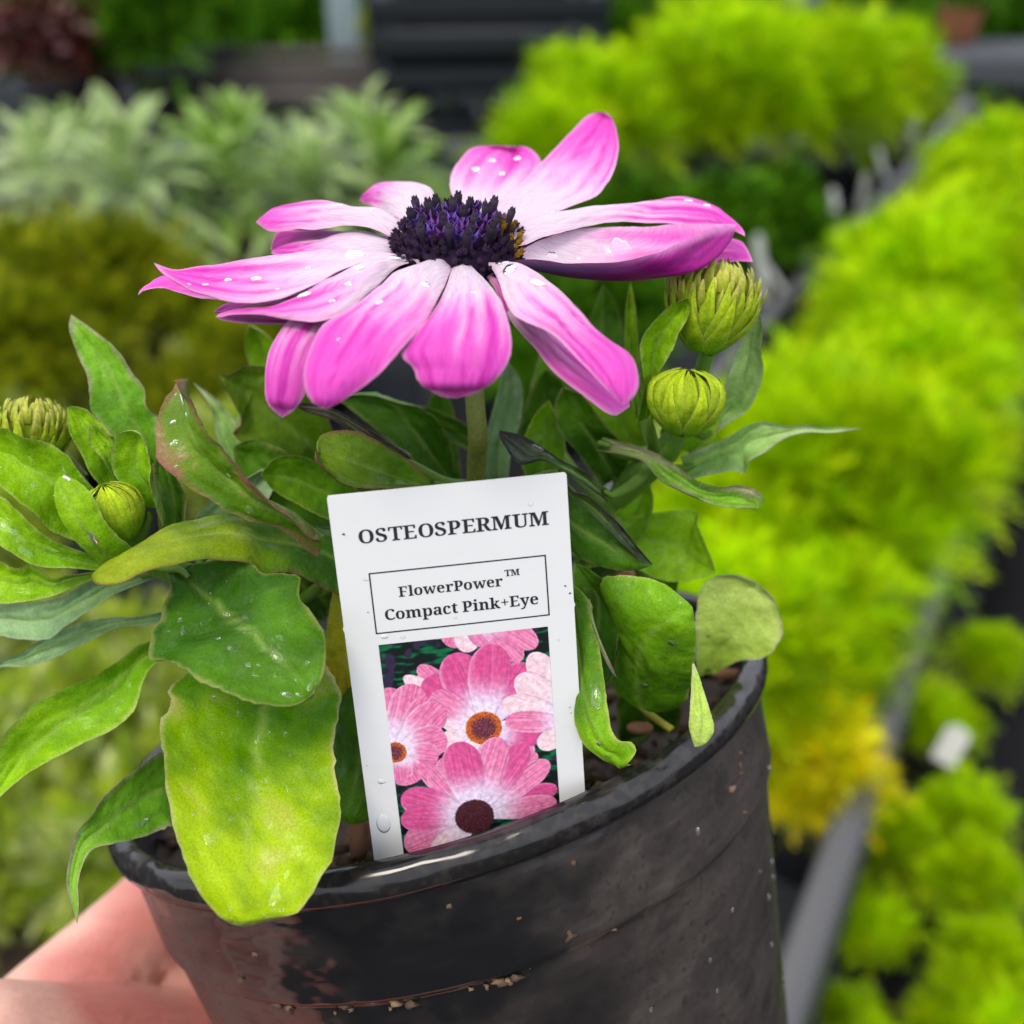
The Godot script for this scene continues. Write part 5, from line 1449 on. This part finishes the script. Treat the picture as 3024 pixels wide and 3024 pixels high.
	potted("moss_clump", "mossy clump in a large grey-rimmed pot in the bottom left corner", "potted plant", "mossy clumps on the left", corner, "ring", 1.0, 2.0, M.pot_grey).get_node("foliage").scale = Vector3.ONE * 0.72
	var beside := G(330, 2760, 0.72)
	beside.y = 0.60
	potted("moss_clump", "mossy clump in a black pot just above the finger", "potted plant", "mossy clumps on the left", beside, "ring", 0.85, 1.0).get_node("foliage").scale = Vector3.ONE * 0.5
	# far things along the top
	for q in [[120, 150, "red", 1.0, "dark red leaved plant at the top left corner"], [260, 120, "red", 0.9, "dark red leaved plant beside the green bush"], [470, 130, "green", 1.2, "dark green bush at the top left"], [620, 60, "green", 1.0, "dark green bush behind the crates"], [1190, 90, "olive", 1.2, "olive shrub between the post and the crate stack"], [2840, 20, "green", 1.0, "green plant in a terracotta pot at the top right"], [2600, 10, "green", 0.9, "green plant on the top right bench"], [1560, 20, "tall", 0.9, "lime shrub on the far bench"]]:
		var p := G(q[0], q[1], 0.95)
		p.y = 0.80 if q[0] > 2400 else 0.70
		potted("far_plant", q[4], "potted plant", "plants on the far benches", p, q[2], q[3], rng.randf() * 6.0, M.terracotta if q[0] == 2840 else null)
	for k in 13:
		var q := Vector3(-3.3 + k * 0.56 + rng.randf_range(-0.15, 0.15), 0.0, -6.6 + rng.randf_range(-0.4, 0.4))
		potted("hedge_plant", "dark green shrub on the ground at the far back, %s from the left" % ["first", "second", "third", "fourth", "fifth", "sixth", "seventh", "eighth", "ninth", "tenth", "eleventh", "twelfth", "thirteenth"][k], "potted plant", "dark shrubs at the far back", q, "green", rng.randf_range(1.9, 2.6), rng.randf() * 6.0)
	# crates and post
	crate(G(870, 190, 0.82) * Vector3(1, 0, 1) + Vector3(0, 0.701, 0), Vector3(0.85, 0.16, 0.5), 0.05, M.wood, "brown grey wooden crate behind the variegated plants")
	crate(G(1430, 250, 0.85), Vector3(0.75, 0.3, 0.5), 0.1, M.dark_board, "dark slatted crate behind the back petals")
	crate(G(1450, 130, 0.95), Vector3(0.7, 0.26, 0.5), 0.1, M.grey_board, "grey slatted crate stacked higher behind the back petals")
	var post := thing("bench_post", "pale blue grey upright post at the top behind the crates", "post", G(1020, 130, 0.78) * Vector3(1, 0, 1), 0.0)
	put(slab(Vector3(0.13, 2.4, 0.13), 0.01), "upright", M.blue_post, post).position.y = 1.2
	put(slab(Vector3(0.3, 0.02, 0.3), 0.004), "foot_plate", M.blue_post, post).position.y = 0.014
	# white tags along the rails
	var tags := [[2330, 860, 0.1, "left rail, lowest"], [2395, 780, 0.09, "left rail, second from below"], [2480, 640, 0.09, "left rail, third from below"], [2550, 560, 0.09, "left rail, fourth from below"], [2620, 500, 0.1, "left rail, fifth from below"], [2690, 400, 0.1, "left rail, topmost"], [2720, 1600, 0.085, "right rail, large pale one in the middle"], [2630, 1790, 0.055, "right rail, below the large pale one"], [2910, 1400, 0.06, "right rail, above the large pale one"], [2960, 1200, 0.06, "right rail, topmost"], [2470, 2090, 0.045, "right rail, by the golden clump"], [2390, 2230, 0.04, "right rail, lower, by the golden clump"], [2805, 2160, 0.055, "between the clumps on the lower bench"], [2260, 870, 0.12, "left rail, beside the petal tip"], [500, 1060, 0.05, "pale one among the mossy clumps on the left"]]
	rng.seed = 77
	for q in tags:
		var p := G(q[0], q[1], 0.8 if q[0] < 2800 else 0.74)
		if q[0] == 2805: p.y = 0.70
		p.y -= rng.randf_range(0.0, 0.05)
		small_tag(p, q[2] * rng.randf_range(0.7, 1.1), rng.randf_range(-1.2, 1.2), rng.randf_range(-0.8, 0.1), "white plastic tag on the %s" % q[3] if q[0] != 2805 and q[0] != 500 else "white plastic tag, %s" % q[3], 0.024)

func crate(at: Vector3, size: Vector3, turn: float, m: Material, label: String) -> void:
	var o := thing("crate", label, "crate", at, turn)
	var rows := 3
	var bh := size.y / rows
	for r in rows:
		for s in [-1, 1]:
			put(slab(Vector3(size.x, bh * 0.72, 0.02), 0.003), "slat", m, o).position = Vector3(0, (r + 0.5) * bh, s * (size.z / 2 - 0.01))
			put(slab(Vector3(0.02, bh * 0.72, size.z - 0.05), 0.003), "slat", m, o).position = Vector3(s * (size.x / 2 - 0.012), (r + 0.5) * bh, 0)
	for sx in [-1, 1]:
		for sz in [-1, 1]:
			put(slab(Vector3(0.035, size.y, 0.035), 0.003), "corner_post", M.grey_board, o).position = Vector3(sx * (size.x / 2 - 0.045), size.y / 2, sz * (size.z / 2 - 0.042))
	put(slab(Vector3(size.x - 0.06, 0.015, size.z - 0.06), 0.003), "bottom", m, o).position.y = 0.02

# ------------------------------------------------------------------ scene
func _ready() -> void:
	var t0 := Time.get_ticks_msec()
	var p := deg_to_rad(PITCH)
	fwd_v = Vector3(0, -sin(p), -cos(p))
	up_v = Vector3(0, cos(p), -sin(p))
	fn.noise_type = FastNoiseLite.TYPE_SIMPLEX_SMOOTH
	fn.frequency = 0.05
	fn.fractal_octaves = 2
	# camera
	var cam := Camera3D.new()
	cam.position = EYE
	cam.rotation.x = -p
	add_child(cam)
	var lensa := CameraAttributesPhysical.new()
	lensa.frustum_focal_length = 25.734
	lensa.frustum_focus_distance = 0.127
	lensa.exposure_aperture = 11.0
	lensa.frustum_near = 0.02
	lensa.frustum_far = 200.0
	cam.attributes = lensa
	cam.near = 0.02
	cam.far = 200.0
	cam.current = true
	# overcast daylight
	var sky_m := ProceduralSkyMaterial.new()
	sky_m.sky_top_color = Color(0.93, 0.95, 1.0)
	sky_m.sky_horizon_color = Color(0.86, 0.88, 0.92)
	sky_m.sky_curve = 0.2
	sky_m.ground_bottom_color = Color(0.2, 0.2, 0.19)
	sky_m.ground_horizon_color = Color(0.5, 0.5, 0.5)
	sky_m.sky_energy_multiplier = 1.0
	var env := Environment.new()
	env.background_mode = Environment.BG_SKY
	env.sky = Sky.new()
	env.sky.sky_material = sky_m
	env.tonemap_mode = Environment.TONE_MAPPER_LINEAR
	env.tonemap_exposure = 1.55
	env.sdfgi_enabled = true
	env.ssao_enabled = true
	env.ssil_enabled = true
	var we := WorldEnvironment.new()
	we.environment = env
	add_child(we)
	var sun := DirectionalLight3D.new()
	sun.light_energy = 0.45
	sun.light_angular_distance = 20.0
	sun.light_color = Color(1.0, 0.97, 0.92)
	sun.shadow_enabled = true
	add_child(sun)
	sun.look_at_from_position(Vector3(-1.2, 3.0, 1.4), Vector3.ZERO)
	make_materials()
	make_drop()
	# ground
	var gm := PlaneMesh.new()
	gm.size = Vector2(120, 120)
	var ground := mat(Color(0.03, 0.03, 0.03), 0.85)
	relief(ground, noise_tex(0.06, 4, true, 6.0, 512), 0.6, Vector3(1.3, 1.3, 1.3), true, true)
	struct(gm, "ground", ground)
	build_background()
	print("background ", Time.get_ticks_msec() - t0)
	# the daisy in its pot
	build_pot()
	build_soil()
	print("pot ", Time.get_ticks_msec() - t0)
	var plant := thing("daisy_plant", "pink and white daisy plant with dark purple eye growing in the black pot", "plant", cm(PC - PN * 1.0))
	build_flower(plant)
	build_leaves(plant)
	print("leaves ", Time.get_ticks_msec() - t0)
	var green := Color(0.10, 0.22, 0.015)
	var root := PC - PN * 1.1
	for q in [
		[[FC - FN * 0.15, lens(1392, 1010, 13.6), lens(1402, 1180, 13.75), lens(1412, 1310, 13.95), lens(1405, 1440, 14.6), root + Vector3(0.3, 0, -0.6)], [0.12, 0.125, 0.13, 0.14, 0.16], Color(0.13, 0.16, 0.02)],
		[[lens(345, 1600, 13.3), lens(520, 1690, 14.0), lens(800, 1800, 15.0), root + Vector3(-0.8, 0.2, -0.4)], [0.16, 0.18, 0.22], green],
		[[lens(2090, 1040, 14.2), lens(2040, 1180, 14.6), lens(1950, 1330, 14.8), lens(1800, 1500, 15.4), root + Vector3(0.8, 0.2, 0)], [0.1, 0.13, 0.18], green],
		[[lens(2010, 1270, 13.8), lens(1960, 1360, 14.4), lens(1830, 1480, 15.2)], [0.1, 0.12], green],
		[[lens(1660, 1400, 14.6), lens(1620, 1560, 15.2), lens(1540, 1800, 16.0), root + Vector3(0.3, 0, 0.4)], [0.1, 0.14, 0.16], green],
		[[lens(130, 1310, 13.9), lens(240, 1440, 13.7), lens(345, 1600, 13.5)], [0.1, 0.12], green],
		[[lens(1840, 2040, 15.4), lens(1920, 2110, 15.0), lens(1985, 2155, 14.7)], [0.05, 0.05], Color(0.3, 0.28, 0.02)],
	]:
		var g := Geo.new()
		var pts := PackedVector3Array()
		for v in q[0]: pts.append(cm(v))
		var rr := []
		for r in q[1]: rr.append(r * 0.01)
		tube(g, resample(pts, 26), rr, q[2], 14)
		put(g.mesh(), "stem", M.stem, plant, true)
	bud(plant, lens(340, 1522, 12.95), Vector3(-0.25, 0.9, -0.35), 0.3, 0.32, false, "small closed green bud in the left rosette", 41)
	bud(plant, lens(100, 1290, 13.8), Vector3(0.1, 0.95, -0.2), 0.36, 0.36, true, "opening yellow green bud at the left edge", 42)
	bud(plant, lens(2098, 925, 13.8), Vector3(0.15, 0.95, -0.25), 0.47, 0.48, true, "opening yellow green bud under the right petals", 43)
	bud(plant, lens(2024, 1195, 13.6), Vector3(0.05, 0.95, -0.3), 0.42, 0.36, false, "closed yellow green bud below the opening one", 44)
	build_label()
	print("label ", Time.get_ticks_msec() - t0)
	build_hand()
	print("done ", Time.get_ticks_msec() - t0, " fov ", cam.fov)
